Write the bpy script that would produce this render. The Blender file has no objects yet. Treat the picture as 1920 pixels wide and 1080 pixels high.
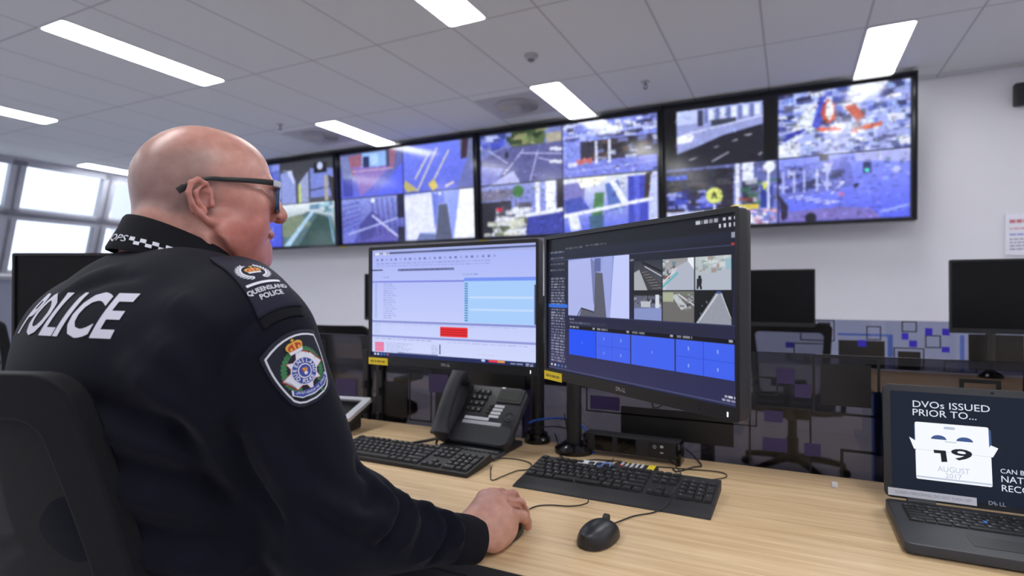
import bpy, bmesh, math, random
import numpy as np
from mathutils import Vector, Matrix, Euler
from mathutils.bvhtree import BVHTree

S = bpy.context.scene
COL = S.collection
PI = math.pi
R = math.radians
rng = random.Random(7)

# ------------------------------------------------------------------ camera, world, exposure
CAMZ = 1.185
F_PX = 1074.0
YAW = R(26.04)
PITCH = 0.0074
cd = bpy.data.cameras.new('camera')
cam = bpy.data.objects.new('camera', cd)
COL.objects.link(cam)
cd.sensor_width = 36.0
cd.lens = F_PX * 36.0 / 1920.0
cd.clip_start = 0.02
cam.location = (0, 0, CAMZ)
cam.rotation_euler = Euler((PI / 2 + PITCH, 0, YAW), 'XYZ')
cd.dof.use_dof = True
cd.dof.focus_distance = 1.02
cd.dof.aperture_fstop = 3.4
S.camera = cam

S.view_settings.view_transform = 'Standard'
S.view_settings.look = 'None'
S.view_settings.gamma = 1.0
S.view_settings.use_curve_mapping = False
S.view_settings.exposure = 0.0

w = bpy.data.worlds.new('sky')
S.world = w
w.use_nodes = True
wn = w.node_tree.nodes
wn['Background'].inputs[0].default_value = (0.80, 0.89, 1.0, 1)
wn['Background'].inputs[1].default_value = 1.9

CEIL = 2.89
LAMP_POWER = 20.5         # radiance of the ceiling panels

CM = Matrix.Translation((0, 0, CAMZ)) @ Euler((PI / 2 + PITCH, 0, YAW), 'XYZ').to_matrix().to_4x4()


def ray(px, py):
    return (CM.to_3x3() @ Vector(((px - 960) / F_PX, -(py - 540) / F_PX, -1)))


def P(px, py, d):
    """survey point: sight line through a photo pixel at depth d (metres)"""
    return Vector((0, 0, CAMZ)) + ray(px, py) * d


def HZ(px, py, z):
    r = ray(px, py)
    return Vector((0, 0, CAMZ)) + r * ((z - CAMZ) / r.z)


def HY(px, py, y):
    r = ray(px, py)
    return Vector((0, 0, CAMZ)) + r * (y / r.y)


def HX(px, py, x):
    r = ray(px, py)
    return Vector((0, 0, CAMZ)) + r * (x / r.x)


# ------------------------------------------------------------------ materials
def lin(c):
    c = c / 255.0
    return c / 12.92 if c <= 0.04045 else ((c + 0.055) / 1.055) ** 2.4


def rgb(r, g, b):
    return (lin(r), lin(g), lin(b), 1.0)


MATS = {}


def new_mat(name):
    m = bpy.data.materials.new(name)
    m.use_nodes = True
    MATS[name] = m
    return m, m.node_tree, m.node_tree.nodes['Principled BSDF']


def mat(name, col, rough=0.5, metal=0.0, var=0.0, vscale=8.0, bump=0.0, bscale=200.0, spec=0.5, coat=0.0, sheen=0.0):
    m, t, b = new_mat(name)
    b.inputs['Roughness'].default_value = rough
    b.inputs['Metallic'].default_value = metal
    b.inputs['Specular IOR Level'].default_value = spec
    b.inputs['Coat Weight'].default_value = coat
    b.inputs['Sheen Weight'].default_value = sheen
    tc = t.nodes.new('ShaderNodeTexCoord')
    nz = t.nodes.new('ShaderNodeTexNoise')
    nz.inputs['Scale'].default_value = vscale
    nz.inputs['Detail'].default_value = 4
    t.links.new(tc.outputs['Object'], nz.inputs['Vector'])
    rp = t.nodes.new('ShaderNodeValToRGB')
    v = var
    rp.color_ramp.elements[0].position = 0.3
    rp.color_ramp.elements[1].position = 0.7
    rp.color_ramp.elements[0].color = tuple(max(0, x * (1 - v)) for x in col[:3]) + (1,)
    rp.color_ramp.elements[1].color = tuple(min(1, x * (1 + v)) for x in col[:3]) + (1,)
    t.links.new(nz.outputs['Fac'], rp.inputs['Fac'])
    t.links.new(rp.outputs['Color'], b.inputs['Base Color'])
    if bump > 0:
        n2 = t.nodes.new('ShaderNodeTexNoise')
        n2.inputs['Scale'].default_value = bscale
        n2.inputs['Detail'].default_value = 3
        t.links.new(tc.outputs['Object'], n2.inputs['Vector'])
        bp = t.nodes.new('ShaderNodeBump')
        bp.inputs['Strength'].default_value = bump
        bp.inputs['Distance'].default_value = 0.002
        t.links.new(n2.outputs['Fac'], bp.inputs['Height'])
        t.links.new(bp.outputs['Normal'], b.inputs['Normal'])
    return m


def emit(name, col, strength=1.0):
    m, t, b = new_mat(name)
    b.inputs['Base Color'].default_value = (0.01, 0.01, 0.01, 1)
    b.inputs['Emission Color'].default_value = col
    b.inputs['Specular IOR Level'].default_value = 0.15
    b.inputs['Emission Strength'].default_value = strength
    b.inputs['Roughness'].default_value = 0.35
    return m


def screen_mat(name, rough, strength, spec=0.5):
    """glowing display: the picture is the colour the panel gives off"""
    m, t, b = new_mat(name)
    a = t.nodes.new('ShaderNodeVertexColor')
    a.layer_name = 'picture'
    b.inputs['Base Color'].default_value = (0.008, 0.008, 0.01, 1)
    b.inputs['Roughness'].default_value = rough
    b.inputs['Specular IOR Level'].default_value = spec
    t.links.new(a.outputs['Color'], b.inputs['Emission Color'])
    b.inputs['Emission Strength'].default_value = strength
    return m


def glass_mat(name, tint, gloss=0.08, rough=0.02):
    m = bpy.data.materials.new(name)
    m.use_nodes = True
    MATS[name] = m
    t = m.node_tree
    t.nodes.remove(t.nodes['Principled BSDF'])
    tr = t.nodes.new('ShaderNodeBsdfTransparent')
    tr.inputs['Color'].default_value = tint
    gl = t.nodes.new('ShaderNodeBsdfGlossy')
    gl.inputs['Roughness'].default_value = rough
    fr = t.nodes.new('ShaderNodeFresnel')
    fr.inputs['IOR'].default_value = 1.45
    mx = t.nodes.new('ShaderNodeMixShader')
    t.links.new(fr.outputs[0], mx.inputs[0])
    t.links.new(tr.outputs[0], mx.inputs[1])
    t.links.new(gl.outputs[0], mx.inputs[2])
    t.links.new(mx.outputs[0], t.nodes['Material Output'].inputs['Surface'])
    return m


def wood_mat(name, dark, light, sy=26.0):
    m, t, b = new_mat(name)
    tc = t.nodes.new('ShaderNodeTexCoord')
    mp = t.nodes.new('ShaderNodeMapping')
    mp.inputs['Scale'].default_value = (1.3, sy, 8)
    t.links.new(tc.outputs['Object'], mp.inputs['Vector'])
    n1 = t.nodes.new('ShaderNodeTexNoise')
    n1.inputs['Scale'].default_value = 2.2
    n1.inputs['Detail'].default_value = 6
    n1.inputs['Roughness'].default_value = 0.62
    t.links.new(mp.outputs[0], n1.inputs['Vector'])
    mp2 = t.nodes.new('ShaderNodeMapping')
    mp2.inputs['Scale'].default_value = (4, 160, 30)
    t.links.new(tc.outputs['Object'], mp2.inputs['Vector'])
    n2 = t.nodes.new('ShaderNodeTexNoise')
    n2.inputs['Scale'].default_value = 2.0
    n2.inputs['Detail'].default_value = 4
    t.links.new(mp2.outputs[0], n2.inputs['Vector'])
    ad = t.nodes.new('ShaderNodeMath')
    ad.operation = 'MULTIPLY_ADD'
    ad.inputs[1].default_value = 0.35
    t.links.new(n2.outputs['Fac'], ad.inputs[0])
    t.links.new(n1.outputs['Fac'], ad.inputs[2])
    rp = t.nodes.new('ShaderNodeValToRGB')
    rp.color_ramp.elements[0].position = 0.48
    rp.color_ramp.elements[0].color = dark
    rp.color_ramp.elements[1].position = 0.86
    rp.color_ramp.elements[1].color = light
    t.links.new(ad.outputs[0], rp.inputs['Fac'])
    t.links.new(rp.outputs['Color'], b.inputs['Base Color'])
    b.inputs['Roughness'].default_value = 0.42
    return m


def ceiling_mat():
    m, t, b = new_mat('ceiling_tiles')
    g = t.nodes.new('ShaderNodeNewGeometry')
    sp = t.nodes.new('ShaderNodeSeparateXYZ')
    t.links.new(g.outputs['Position'], sp.inputs[0])

    def line(sock, off, step, half):
        a = t.nodes.new('ShaderNodeMath'); a.operation = 'SUBTRACT'; a.inputs[1].default_value = off - step * 40
        t.links.new(sock, a.inputs[0])
        mo = t.nodes.new('ShaderNodeMath'); mo.operation = 'PINGPONG'; mo.inputs[1].default_value = step / 2
        t.links.new(a.outputs[0], mo.inputs[0])
        lt = t.nodes.new('ShaderNodeMath'); lt.operation = 'LESS_THAN'; lt.inputs[1].default_value = half
        t.links.new(mo.outputs[0], lt.inputs[0])
        return lt.outputs[0]
    lx = line(sp.outputs[0], -4.3636, 0.6, 0.007)
    ly = line(sp.outputs[1], 3.13, 1.17, 0.007)
    mx = t.nodes.new('ShaderNodeMath'); mx.operation = 'MAXIMUM'
    t.links.new(lx, mx.inputs[0]); t.links.new(ly, mx.inputs[1])
    mc = t.nodes.new('ShaderNodeMixRGB')
    mc.inputs[1].default_value = rgb(207, 210, 214)
    mc.inputs[2].default_value = rgb(172, 173, 179)
    t.links.new(mx.outputs[0], mc.inputs[0])
    t.links.new(mc.outputs[0], b.inputs['Base Color'])
    b.inputs['Roughness'].default_value = 0.85
    return m


M_WALL = mat('wall_paint', rgb(226, 225, 232), 0.7, var=0.01, vscale=3)
M_CEIL = ceiling_mat()
M_CARPET = mat('carpet', rgb(186, 183, 188), 0.95, var=0.10, vscale=30, bump=0.6, bscale=400)
M_LAMP = emit('lamp_diffuser', (0.965, 0.98, 1.0, 1), LAMP_POWER)
M_WOOD = wood_mat('oak_worktop', rgb(196, 161, 118), rgb(226, 198, 156))
M_BLACK = mat('black_plastic', rgb(30, 30, 33), 0.5, var=0.08, vscale=30, bump=0.05, bscale=900)
M_BEZEL = mat('monitor_plastic', rgb(27, 27, 30), 0.42, var=0.05, vscale=20)
M_KEY = mat('key_plastic', rgb(26, 26, 29), 0.5, var=0.05, vscale=60)
M_KBODY = mat('keyboard_plastic', rgb(28, 28, 32), 0.55, var=0.05, vscale=40, bump=0.08, bscale=1500)
M_GLOSSBLACK = mat('gloss_black', rgb(14, 14, 16), 0.12, var=0.05)
M_PANELOFF = mat('switched_off_panel', rgb(9, 9, 10), 0.32, var=0.05, spec=0.25)
M_METAL = mat('brushed_metal', rgb(150, 150, 156), 0.35, metal=0.9, var=0.05)
M_DARKMETAL = mat('dark_metal', rgb(62, 63, 70), 0.45, metal=0.5, var=0.05)
M_GREYFRAME = mat('window_frame_grey', rgb(160, 162, 174), 0.5, metal=0.1, var=0.04)
M_GREYWALL = mat('sill_wall_grey', rgb(150, 154, 172), 0.7, var=0.03)
M_WHITEPL = mat('white_plastic', rgb(222, 222, 228), 0.4, var=0.02)
M_SILVER = mat('silver_plastic', rgb(196, 197, 204), 0.35, metal=0.2, var=0.02)
M_YELLOW = mat('yellow_sticker', rgb(232, 206, 40), 0.5, var=0.04)
M_STICKTXT = mat('sticker_print', rgb(150, 128, 40), 0.6)
M_LEGEND = mat('key_legend', rgb(185, 187, 195), 0.5)
M_LOGO = mat('logo_silver', rgb(178, 178, 184), 0.35, metal=0.3)
M_CABLE = mat('black_cable', rgb(24, 24, 26), 0.5)
M_BLUECABLE = mat('blue_cable', rgb(40, 92, 190), 0.45)
M_GLASS_DARK = glass_mat('tinted_glass', (0.37, 0.36, 0.39, 1))
M_GLASS_LIGHT = glass_mat('frosted_screen_glass', (0.62, 0.64, 0.74, 1))
M_PANE = glass_mat('window_pane', (0.93, 0.96, 1.0, 1))
M_FILMBLACK = mat('black_film', rgb(20, 19, 20), 0.45)
M_FILMPURPLE = mat('purple_film', rgb(52, 40, 84), 0.5)
M_FILMBLUE = mat('blue_film', rgb(48, 34, 190), 0.5)
M_FILMSKY = glass_mat('sky_film', (0.55, 0.68, 0.98, 1))
M_PAPER = mat('paper', rgb(232, 232, 244), 0.7, var=0.02)
M_RED = emit('red_segments', (1.0, 0.03, 0.03, 1), 1.6)
M_VENT = mat('vent_grey', rgb(120, 119, 124), 0.6, var=0.05)
M_VENTDARK = mat('vent_dark', rgb(16, 16, 18), 0.8)


# ------------------------------------------------------------------ object helpers
def tag(o, label=None, cat=None, group=None, kind=None):
    if label: o['label'] = label
    if cat: o['category'] = cat
    if group: o['group'] = group
    if kind: o['kind'] = kind
    return o


def empty(name, loc=(0, 0, 0), rz=0.0, label=None, cat=None, group=None):
    o = bpy.data.objects.new(name, None)
    COL.objects.link(o)
    o.empty_display_size = 0.05
    o.location = loc
    o.rotation_euler = (0, 0, rz)
    return tag(o, label, cat, group)


def obj(name, bm, mats, parent=None, smooth=None):
    """link a bmesh as one mesh object"""
    me = bpy.data.meshes.new(name)
    bmesh.ops.recalc_face_normals(bm, faces=bm.faces[:])
    bm.to_mesh(me)
    bm.free()
    for m in (mats if isinstance(mats, (list, tuple)) else [mats]):
        me.materials.append(m)
    if smooth is not None:
        me.polygons.foreach_set('use_smooth', [True] * len(me.polygons))
        if smooth < 179:
            me.set_sharp_from_angle(angle=R(smooth))
    o = bpy.data.objects.new(name, me)
    COL.objects.link(o)
    if parent: o.parent = parent
    return o


def B():
    return bmesh.new()


def setmat(bm, n0, mi):
    bm.faces.ensure_lookup_table()
    for f in bm.faces[n0:]:
        f.material_index = mi


def box(bm, c, s, bev=0.0, M=None, mi=0, seg=2):
    """box centred at c, full size s"""
    T = Matrix.Translation(c) @ Matrix.Diagonal((s[0], s[1], s[2], 1))
    if M is not None: T = M @ T
    n0 = len(bm.faces)
    r = bmesh.ops.create_cube(bm, size=1.0, matrix=T)
    if bev > 0:
        es = list({e for v in r['verts'] for e in v.link_edges})
        bmesh.ops.bevel(bm, geom=es, offset=bev, segments=seg, affect='EDGES', profile=0.5)
    if mi: setmat(bm, n0, mi)


def prism(bm, pts, z0, z1, M=None, mi=0, bev=0.0):
    """extrude a 2D outline (x,y) between z0 and z1"""
    n0 = len(bm.faces)
    v0 = [bm.verts.new((p[0], p[1], z0)) for p in pts]
    v1 = [bm.verts.new((p[0], p[1], z1)) for p in pts]
    n = len(pts)
    fs = [bm.faces.new(v0[::-1]), bm.faces.new(v1)]
    for i in range(n):
        fs.append(bm.faces.new((v0[i], v0[(i + 1) % n], v1[(i + 1) % n], v1[i])))
    if bev > 0:
        es = list(fs[1].edges)
        r = bmesh.ops.bevel(bm, geom=es, offset=bev, segments=2, affect='EDGES', profile=0.5)
    bm.faces.ensure_lookup_table()
    vs = {v for f in bm.faces[n0:] for v in f.verts}
    if M is not None:
        for v in vs: v.co = M @ v.co
    if mi: setmat(bm, n0, mi)


def flat(bm, pts, M=None, mi=0):
    vs = [bm.verts.new((M @ Vector(p)) if M is not None else p) for p in pts]
    f = bm.faces.new(vs)
    f.material_index = mi


def rrect(w, h, r, n=5, cx=0, cy=0):
    pts = []
    for sx, sy, a0 in ((1, 1, 0), (-1, 1, 90), (-1, -1, 180), (1, -1, 270)):
        for k in range(n + 1):
            a = R(a0 + 90 * k / n)
            pts.append((cx + sx * (w / 2 - r) + r * math.cos(a), cy + sy * (h / 2 - r) + r * math.sin(a)))
    return pts


def ring(bm, outer, inner, z0, z1, M=None, mi=0):
    """frame between two outlines of equal count"""
    n = len(outer)
    L = [[bm.verts.new((p[0], p[1], z)) for p in pl] for pl, z in ((outer, z0), (outer, z1), (inner, z1), (inner, z0))]
    for a in range(4):
        b = (a + 1) % 4
        for i in range(n):
            j = (i + 1) % n
            f = bm.faces.new((L[a][i], L[a][j], L[b][j], L[b][i]))
            f.material_index = mi
    if M is not None:
        for l in L:
            for v in l: v.co = M @ v.co


def cyl(bm, p0, p1, r0, r1=None, seg=20, mi=0, cap=True):
    p0 = Vector(p0); p1 = Vector(p1)
    if r1 is None: r1 = r0
    d = (p1 - p0)
    q = d.to_track_quat('Z', 'Y').to_matrix()
    a = []; b = []
    for k in range(seg):
        t = 2 * PI * k / seg
        v = Vector((math.cos(t), math.sin(t), 0))
        a.append(bm.verts.new(p0 + q @ (v * r0)))
        b.append(bm.verts.new(p1 + q @ (v * r1)))
    for k in range(seg):
        f = bm.faces.new((a[k], a[(k + 1) % seg], b[(k + 1) % seg], b[k])); f.material_index = mi
    if cap:
        f = bm.faces.new(a[::-1]); f.material_index = mi
        f = bm.faces.new(b); f.material_index = mi


def lathe(bm, prof, seg=32, M=None, mi=0):
    rows = []
    for r, z in prof:
        rows.append([bm.verts.new((r * math.cos(2 * PI * k / seg), r * math.sin(2 * PI * k / seg), z)) for k in range(seg)])
    for a, b in zip(rows, rows[1:]):
        for k in range(seg):
            f = bm.faces.new((a[k], a[(k + 1) % seg], b[(k + 1) % seg], b[k])); f.material_index = mi
    for rw in (rows[0], rows[-1]):
        f = bm.faces.new(rw); f.material_index = mi
    if M is not None:
        for rw in rows:
            for v in rw: v.co = M @ v.co


def spline(pts, n=10):
    pts = [Vector(p) for p in pts]
    if len(pts) < 3: return pts
    out = []
    q = [pts[0] * 2 - pts[1]] + pts + [pts[-1] * 2 - pts[-2]]
    for i in range(1, len(q) - 2):
        for k in range(n):
            t = k / n
            a, b, c, d = q[i - 1], q[i], q[i + 1], q[i + 2]
            out.append(0.5 * ((2 * b) + (c - a) * t + (2 * a - 5 * b + 4 * c - d) * t * t + (3 * b - a - 3 * c + d) * t ** 3))
    out.append(pts[-1])
    return out


def tube(bm, pts, r, seg=8, mi=0, smooth_n=8, rad=None):
    """round cable or bar through points; r may vary through rad(t)"""
    ps = spline(pts, smooth_n)
    n = len(ps)
    up = Vector((0.13, 0.21, 0.97)).normalized()
    rows = []
    for i, p in enumerate(ps):
        d = (ps[min(i + 1, n - 1)] - ps[max(i - 1, 0)])
        if d.length < 1e-9: d = Vector((0, 0, 1))
        d.normalize()
        x = up.cross(d)
        if x.length < 1e-4: x = Vector((1, 0, 0)).cross(d)
        x.normalize()
        y = d.cross(x)
        rr = r if rad is None else rad(i / (n - 1))
        rows.append([bm.verts.new(p + x * (rr * math.cos(2 * PI * k / seg)) + y * (rr * math.sin(2 * PI * k / seg))) for k in range(seg)])
    for a, b in zip(rows, rows[1:]):
        for k in range(seg):
            f = bm.faces.new((a[k], a[(k + 1) % seg], b[(k + 1) % seg], b[k])); f.material_index = mi
    bm.faces.new(rows[0][::-1]).material_index = mi
    bm.faces.new(rows[-1]).material_index = mi


def copy_tree(o, parent=None):
    c = o.copy()
    COL.objects.link(c)
    c.parent = parent
    for ch in [x for x in o.children]:
        copy_tree(ch, c)
    return c


_tc = {}


def text_geo(s, size=1.0, offset=0.0, shear=0.0, space=1.0, align='CENTER', line=1.0):
    """filled letter outlines as (verts2d, faces)"""
    key = (s, offset, shear, space, align, line)
    if key not in _tc:
        cu = bpy.data.curves.new('lettering', 'FONT')
        cu.body = s
        cu.size = 1.0
        cu.offset = offset
        cu.shear = shear
        cu.space_character = space
        cu.space_line = line
        cu.align_x = align
        cu.align_y = 'CENTER'
        cu.resolution_u = 3
        ob = bpy.data.objects.new('lettering', cu)
        COL.objects.link(ob)
        dg = bpy.context.evaluated_depsgraph_get()
        me = bpy.data.meshes.new_from_object(ob.evaluated_get(dg))
        vs = [(v.co.x, v.co.y) for v in me.vertices]
        fs = [tuple(p.vertices) for p in me.polygons]
        bpy.data.objects.remove(ob)
        bpy.data.curves.remove(cu)
        bpy.data.meshes.remove(me)
        _tc[key] = (vs, fs)
    vs, fs = _tc[key]
    return [(x * size, y * size) for x, y in vs], fs


def text(bm, s, size, M, mi=0, width=None, **k):
    """flat lettering in the xy plane of M; width rescales x to fit"""
    vs, fs = text_geo(s, size, **k)
    if not vs: return
    sx = 1.0
    if width:
        xs = [v[0] for v in vs]
        sx = width / max(1e-6, max(xs) - min(xs))
    bv = [bm.verts.new(M @ Vector((x * sx, y, 0))) for x, y in vs]
    for f in fs:
        try:
            bm.faces.new([bv[i] for i in f]).material_index = mi
        except ValueError:
            pass


def XZ(loc=(0, 0, 0)):
    """matrix that stands a flat xy drawing up in the xz plane facing -y"""
    return Matrix.Translation(loc) @ Matrix.Rotation(PI / 2, 4, 'X')


# ------------------------------------------------------------------ picture raster for the displays
class Ras:
    def __init__(s, W, H, bg=(0, 0, 0)):
        s.W, s.H = W, H
        s.a = np.zeros((H, W, 3)); s.a[:] = np.array(bg, float)
        s.rs = np.random.RandomState(3)
        s.win = (0, 0, 1, 1)

    def t(s, u, v):
        x0, y0, x1, y1 = s.win
        return (x0 + (x1 - x0) * u) * s.W, (y0 + (y1 - y0) * v) * s.H

    def clip(s):
        x0, y0, x1, y1 = s.win
        return int(round(x0 * s.W)), int(round(y0 * s.H)), int(round(x1 * s.W)), int(round(y1 * s.H))

    def poly(s, pts, col, al=1.0):
        q = [s.t(*p) for p in pts]
        cx0, cy0, cx1, cy1 = s.clip()
        x0 = max(cx0, int(min(p[0] for p in q))); x1 = min(cx1, int(max(p[0] for p in q)) + 2)
        y0 = max(cy0, int(min(p[1] for p in q))); y1 = min(cy1, int(max(p[1] for p in q)) + 2)
        if x1 <= x0 or y1 <= y0: return
        cov = np.zeros((y1 - y0, x1 - x0))
        for ox in (.25, .75):
            for oy in (.25, .75):
                X, Y = np.meshgrid(np.arange(x0, x1) + ox, np.arange(y0, y1) + oy)
                ins = np.zeros(X.shape, bool)
                for (ax, ay), (bx, by) in zip(q, q[1:] + q[:1]):
                    if ay == by: continue
                    c = ((ay > Y) != (by > Y)) & (X < (bx - ax) * (Y - ay) / (by - ay) + ax)
                    ins ^= c
                cov += ins * .25
        cov = (cov * al)[..., None]
        s.a[y0:y1, x0:x1] = s.a[y0:y1, x0:x1] * (1 - cov) + np.array(col, float) * cov

    def rect(s, u0, v0, u1, v1, col, al=1.0):
        s.poly([(u0, v0), (u1, v0), (u1, v1), (u0, v1)], col, al)

    def line(s, p, q, wd, col, al=1.0):
        ax, ay = s.t(*p); bx, by = s.t(*q)
        l = math.hypot(bx - ax, by - ay) + 1e-6
        sx = (s.win[2] - s.win[0]) * s.W; sy = (s.win[3] - s.win[1]) * s.H
        k = wd * sy / 2
        nx, ny = -(by - ay) / l * k, (bx - ax) / l * k
        dx, dy = nx / sx, ny / sy
        s.poly([(p[0] + dx, p[1] + dy), (q[0] + dx, q[1] + dy), (q[0] - dx, q[1] - dy), (p[0] - dx, p[1] - dy)], col, al)

    def disc(s, u, v, r, col, al=1.0, n=18, asp=None):
        sx = (s.win[2] - s.win[0]) * s.W; sy = (s.win[3] - s.win[1]) * s.H
        k = sy / sx if asp is None else asp
        s.poly([(u + r * k * math.cos(2 * PI * i / n), v + r * math.sin(2 * PI * i / n)) for i in range(n)], col, al)

    def grad(s, c0, c1, vert=True):
        x0, y0, x1, y1 = s.clip()
        n = (y1 - y0) if vert else (x1 - x0)
        t = np.linspace(0, 1, n)[:, None]
        g = np.array(c0, float) * (1 - t) + np.array(c1, float) * t
        s.a[y0:y1, x0:x1] = g[:, None, :] if vert else g[None, :, :]

    def clutter(s, u0, v0, u1, v1, n, sz, cols, al=0.85, seed=1):
        r = random.Random(seed)
        for _ in range(n):
            u = r.uniform(u0, u1); v = r.uniform(v0, v1)
            a = sz * r.uniform(.4, 1.4); b = sz * r.uniform(.3, 1.2)
            k = r.uniform(-.4, .4)
            c = r.choice(cols)
            s.poly([(u - a, v - b), (u + a, v - b + k * a), (u + a, v + b + k * a), (u - a, v + b)], c, al)

    def words(s, u0, v, u1, h, col, al=0.8, seed=1, mean=0.02):
        r = random.Random(seed)
        u = u0
        while u < u1:
            l = mean * r.uniform(.5, 1.6)
            s.rect(u, v, min(u + l, u1), v + h, col, al * r.uniform(.5, 1))
            u += l + mean * .3

    def detail(s, n, size, amp, seed=1):
        """fine broken detail that follows the colours already there"""
        r = np.random.RandomState(seed)
        x0, y0, x1, y1 = s.clip()
        for _ in range(n):
            x = r.randint(x0, x1); y = r.randint(y0, y1)
            a = max(1, int(size * r.uniform(.4, 1.8))); b = max(1, int(size * r.uniform(.3, 1.0)))
            if r.rand() < .3: a, b = b, a
            xa, ya, xb, yb = max(x0, x - a), max(y0, y - b), min(x1, x + a), min(y1, y + b)
            if xb <= xa or yb <= ya: continue
            k = 1 + amp * r.uniform(-1, 1)
            c = np.clip(s.a[y, x] * k + r.uniform(-14, 14, 3), 0, 255)
            s.a[ya:yb, xa:xb] = s.a[ya:yb, xa:xb] * .35 + c * .65

    def soften(s, n=1):
        for _ in range(n):
            p = np.pad(s.a, ((1, 1), (1, 1), (0, 0)), 'edge')
            s.a = (p[1:-1, 1:-1] * 2 + p[:-2, 1:-1] + p[2:, 1:-1] + p[1:-1, :-2] + p[1:-1, 2:]) / 6

    def grain(s, amp, cells, seed=1):
        r = np.random.RandomState(seed)
        g = r.rand(s.H // cells + 2, s.W // cells + 2)
        yi = np.linspace(0, g.shape[0] - 1.001, s.H); xi = np.linspace(0, g.shape[1] - 1.001, s.W)
        y0 = yi.astype(int); x0 = xi.astype(int); fy = (yi - y0)[:, None]; fx = (xi - x0)[None, :]
        v = g[y0][:, x0] * (1 - fy) * (1 - fx) + g[y0 + 1][:, x0] * fy * (1 - fx) + g[y0][:, x0 + 1] * (1 - fy) * fx + g[y0 + 1][:, x0 + 1] * fy * fx
        s.a = s.a * (1 + amp * (v - .5) * 2)[..., None]

    def mesh(s, name, w, h, M, mat_, parent=None):
        """picture as a flat display panel w x h centred on the origin of M, facing -y"""
        H, W = s.H, s.W
        X, Z = np.meshgrid(np.linspace(-w / 2, w / 2, W), np.linspace(h / 2, -h / 2, H))
        co = np.stack([X, np.zeros_like(X), Z], -1).reshape(-1, 3)
        Mn = np.array(M)
        co = co @ Mn[:3, :3].T + Mn[:3, 3]
        i = (np.arange(H - 1)[:, None] * W + np.arange(W - 1)[None, :]).reshape(-1)
        fc = np.stack([i, i + W, i + W + 1, i + 1], -1).astype(np.int32)
        me = bpy.data.meshes.new(name)
        me.vertices.add(len(co)); me.vertices.foreach_set('co', co.astype(np.float32).ravel())
        me.loops.add(fc.size); me.loops.foreach_set('vertex_index', fc.ravel())
        me.polygons.add(len(fc)); me.polygons.foreach_set('loop_start', np.arange(0, fc.size, 4, dtype=np.int32))
        me.update(calc_edges=True)
        me.validate()
        at = me.color_attributes.new('picture', 'FLOAT_COLOR', 'POINT')
        c = np.clip(s.a, 0, 255).reshape(-1, 3) / 255
        c = np.where(c <= .04045, c / 12.92, ((c + .055) / 1.055) ** 2.4)
        c = np.concatenate([c, np.ones((len(c), 1))], 1)
        at.data.foreach_set('color', c.astype(np.float32).ravel())
        me.materials.append(mat_)
        o = bpy.data.objects.new(name, me)
        COL.objects.link(o)
        if parent: o.parent = parent
        return o

# ------------------------------------------------------------------ ceiling lamps: those in view, and unseen ones added for light
def lamp(cx, y0, y1, wd=0.27, label=None, group=None):
    o = empty('ceiling_light', (cx, (y0 + y1) / 2, CEIL), 0, label, 'ceiling light', group)
    l = y1 - y0
    bm = B()
    ring(bm, rrect(wd + 0.016, l + 0.016, 0.03), rrect(wd - 0.012, l - 0.012, 0.024), -0.006, 0.02)
    obj('trim_frame', bm, M_WHITEPL, o)
    bm = B()
    prism(bm, rrect(wd - 0.012, l - 0.012, 0.024), -0.004, 0.015)
    obj('diffuser', bm, M_LAMP, o)
    return o


LG = 'recessed ceiling light panels'
YA = (1.965, 3.12)
YB = (4.315, 5.47)
lamp(-4.22, *YA, label='long white ceiling light panel above and left of the bald man', group=LG)
lamp(-6.65, *YA, label='ceiling light panel cut by the left edge of the photo', group=LG)
lamp(-4.20, *YB, label='ceiling light panel over the second video screen from the left', group=LG)
lamp(-1.82, *YB, label='ceiling light panel beside the round air diffuser, over the third video screen', group=LG)
lamp(0.58, *YB, label='ceiling light panel over the right end of the video wall', group=LG)
lamp(-1.83, *YA, label='ceiling light panel cut by the top edge of the photo', group=LG)
lamp(-8.50, 4.33, 5.47, label='ceiling light panel against the sloping windows', group=LG)
for cx in (-6.6, -4.2, -1.82, 0.58, 2.98):  # panels out of view, added on the same grid to light the room
    for y0 in (-0.40, -2.75):
        lamp(cx, y0, y0 + 1.155, label='unseen ceiling light panel added to light the room', group=LG)
lamp(2.98, *YA, label='unseen ceiling light panel added to light the room', group=LG)
lamp(0.58, *YA, label='unseen ceiling light panel added to light the room', group=LG)
lamp(2.98, *YB, label='unseen ceiling light panel added to light the room', group=LG)

# ------------------------------------------------------------------ room shell
X0, X1, Y0, Y1 = -8.85, 4.6, -4.0, 5.55
bm = B(); box(bm, ((X0 - 1.2 + X1) / 2, (Y0 + Y1) / 2, -0.05), (X1 - X0 + 1.2, Y1 - Y0, 0.1))
tag(obj('floor', bm, M_CARPET), kind='structure')
bm = B(); box(bm, ((X0 + X1) / 2, (Y0 + Y1) / 2, CEIL + 0.05), (X1 - X0, Y1 - Y0, 0.1))
tag(obj('ceiling', bm, M_CEIL), kind='structure')
bm = B(); box(bm, ((X0 - 1.2 + X1) / 2, Y1 + 0.06, CEIL / 2), (X1 - X0 + 1.2, 0.12, CEIL + 0.1))
tag(obj('wall_back', bm, M_WALL), kind='structure')
bm = B(); box(bm, (X1 + 0.06, (Y0 + Y1) / 2, CEIL / 2), (0.12, Y1 - Y0, CEIL + 0.1))
tag(obj('wall_right', bm, M_WALL), kind='structure')
bm = B(); box(bm, ((X0 - 1.2 + X1) / 2, Y0 - 0.06, CEIL / 2), (X1 - X0 + 1.2, 0.12, CEIL + 0.1))
tag(obj('wall_front', bm, M_WALL), kind='structure')

# sloping window wall on the left
TAN = math.tan(R(20))


def fac(y, z, off=0.0):
    return Vector((X0 - (CEIL - z) * TAN + off, y, z))


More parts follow.
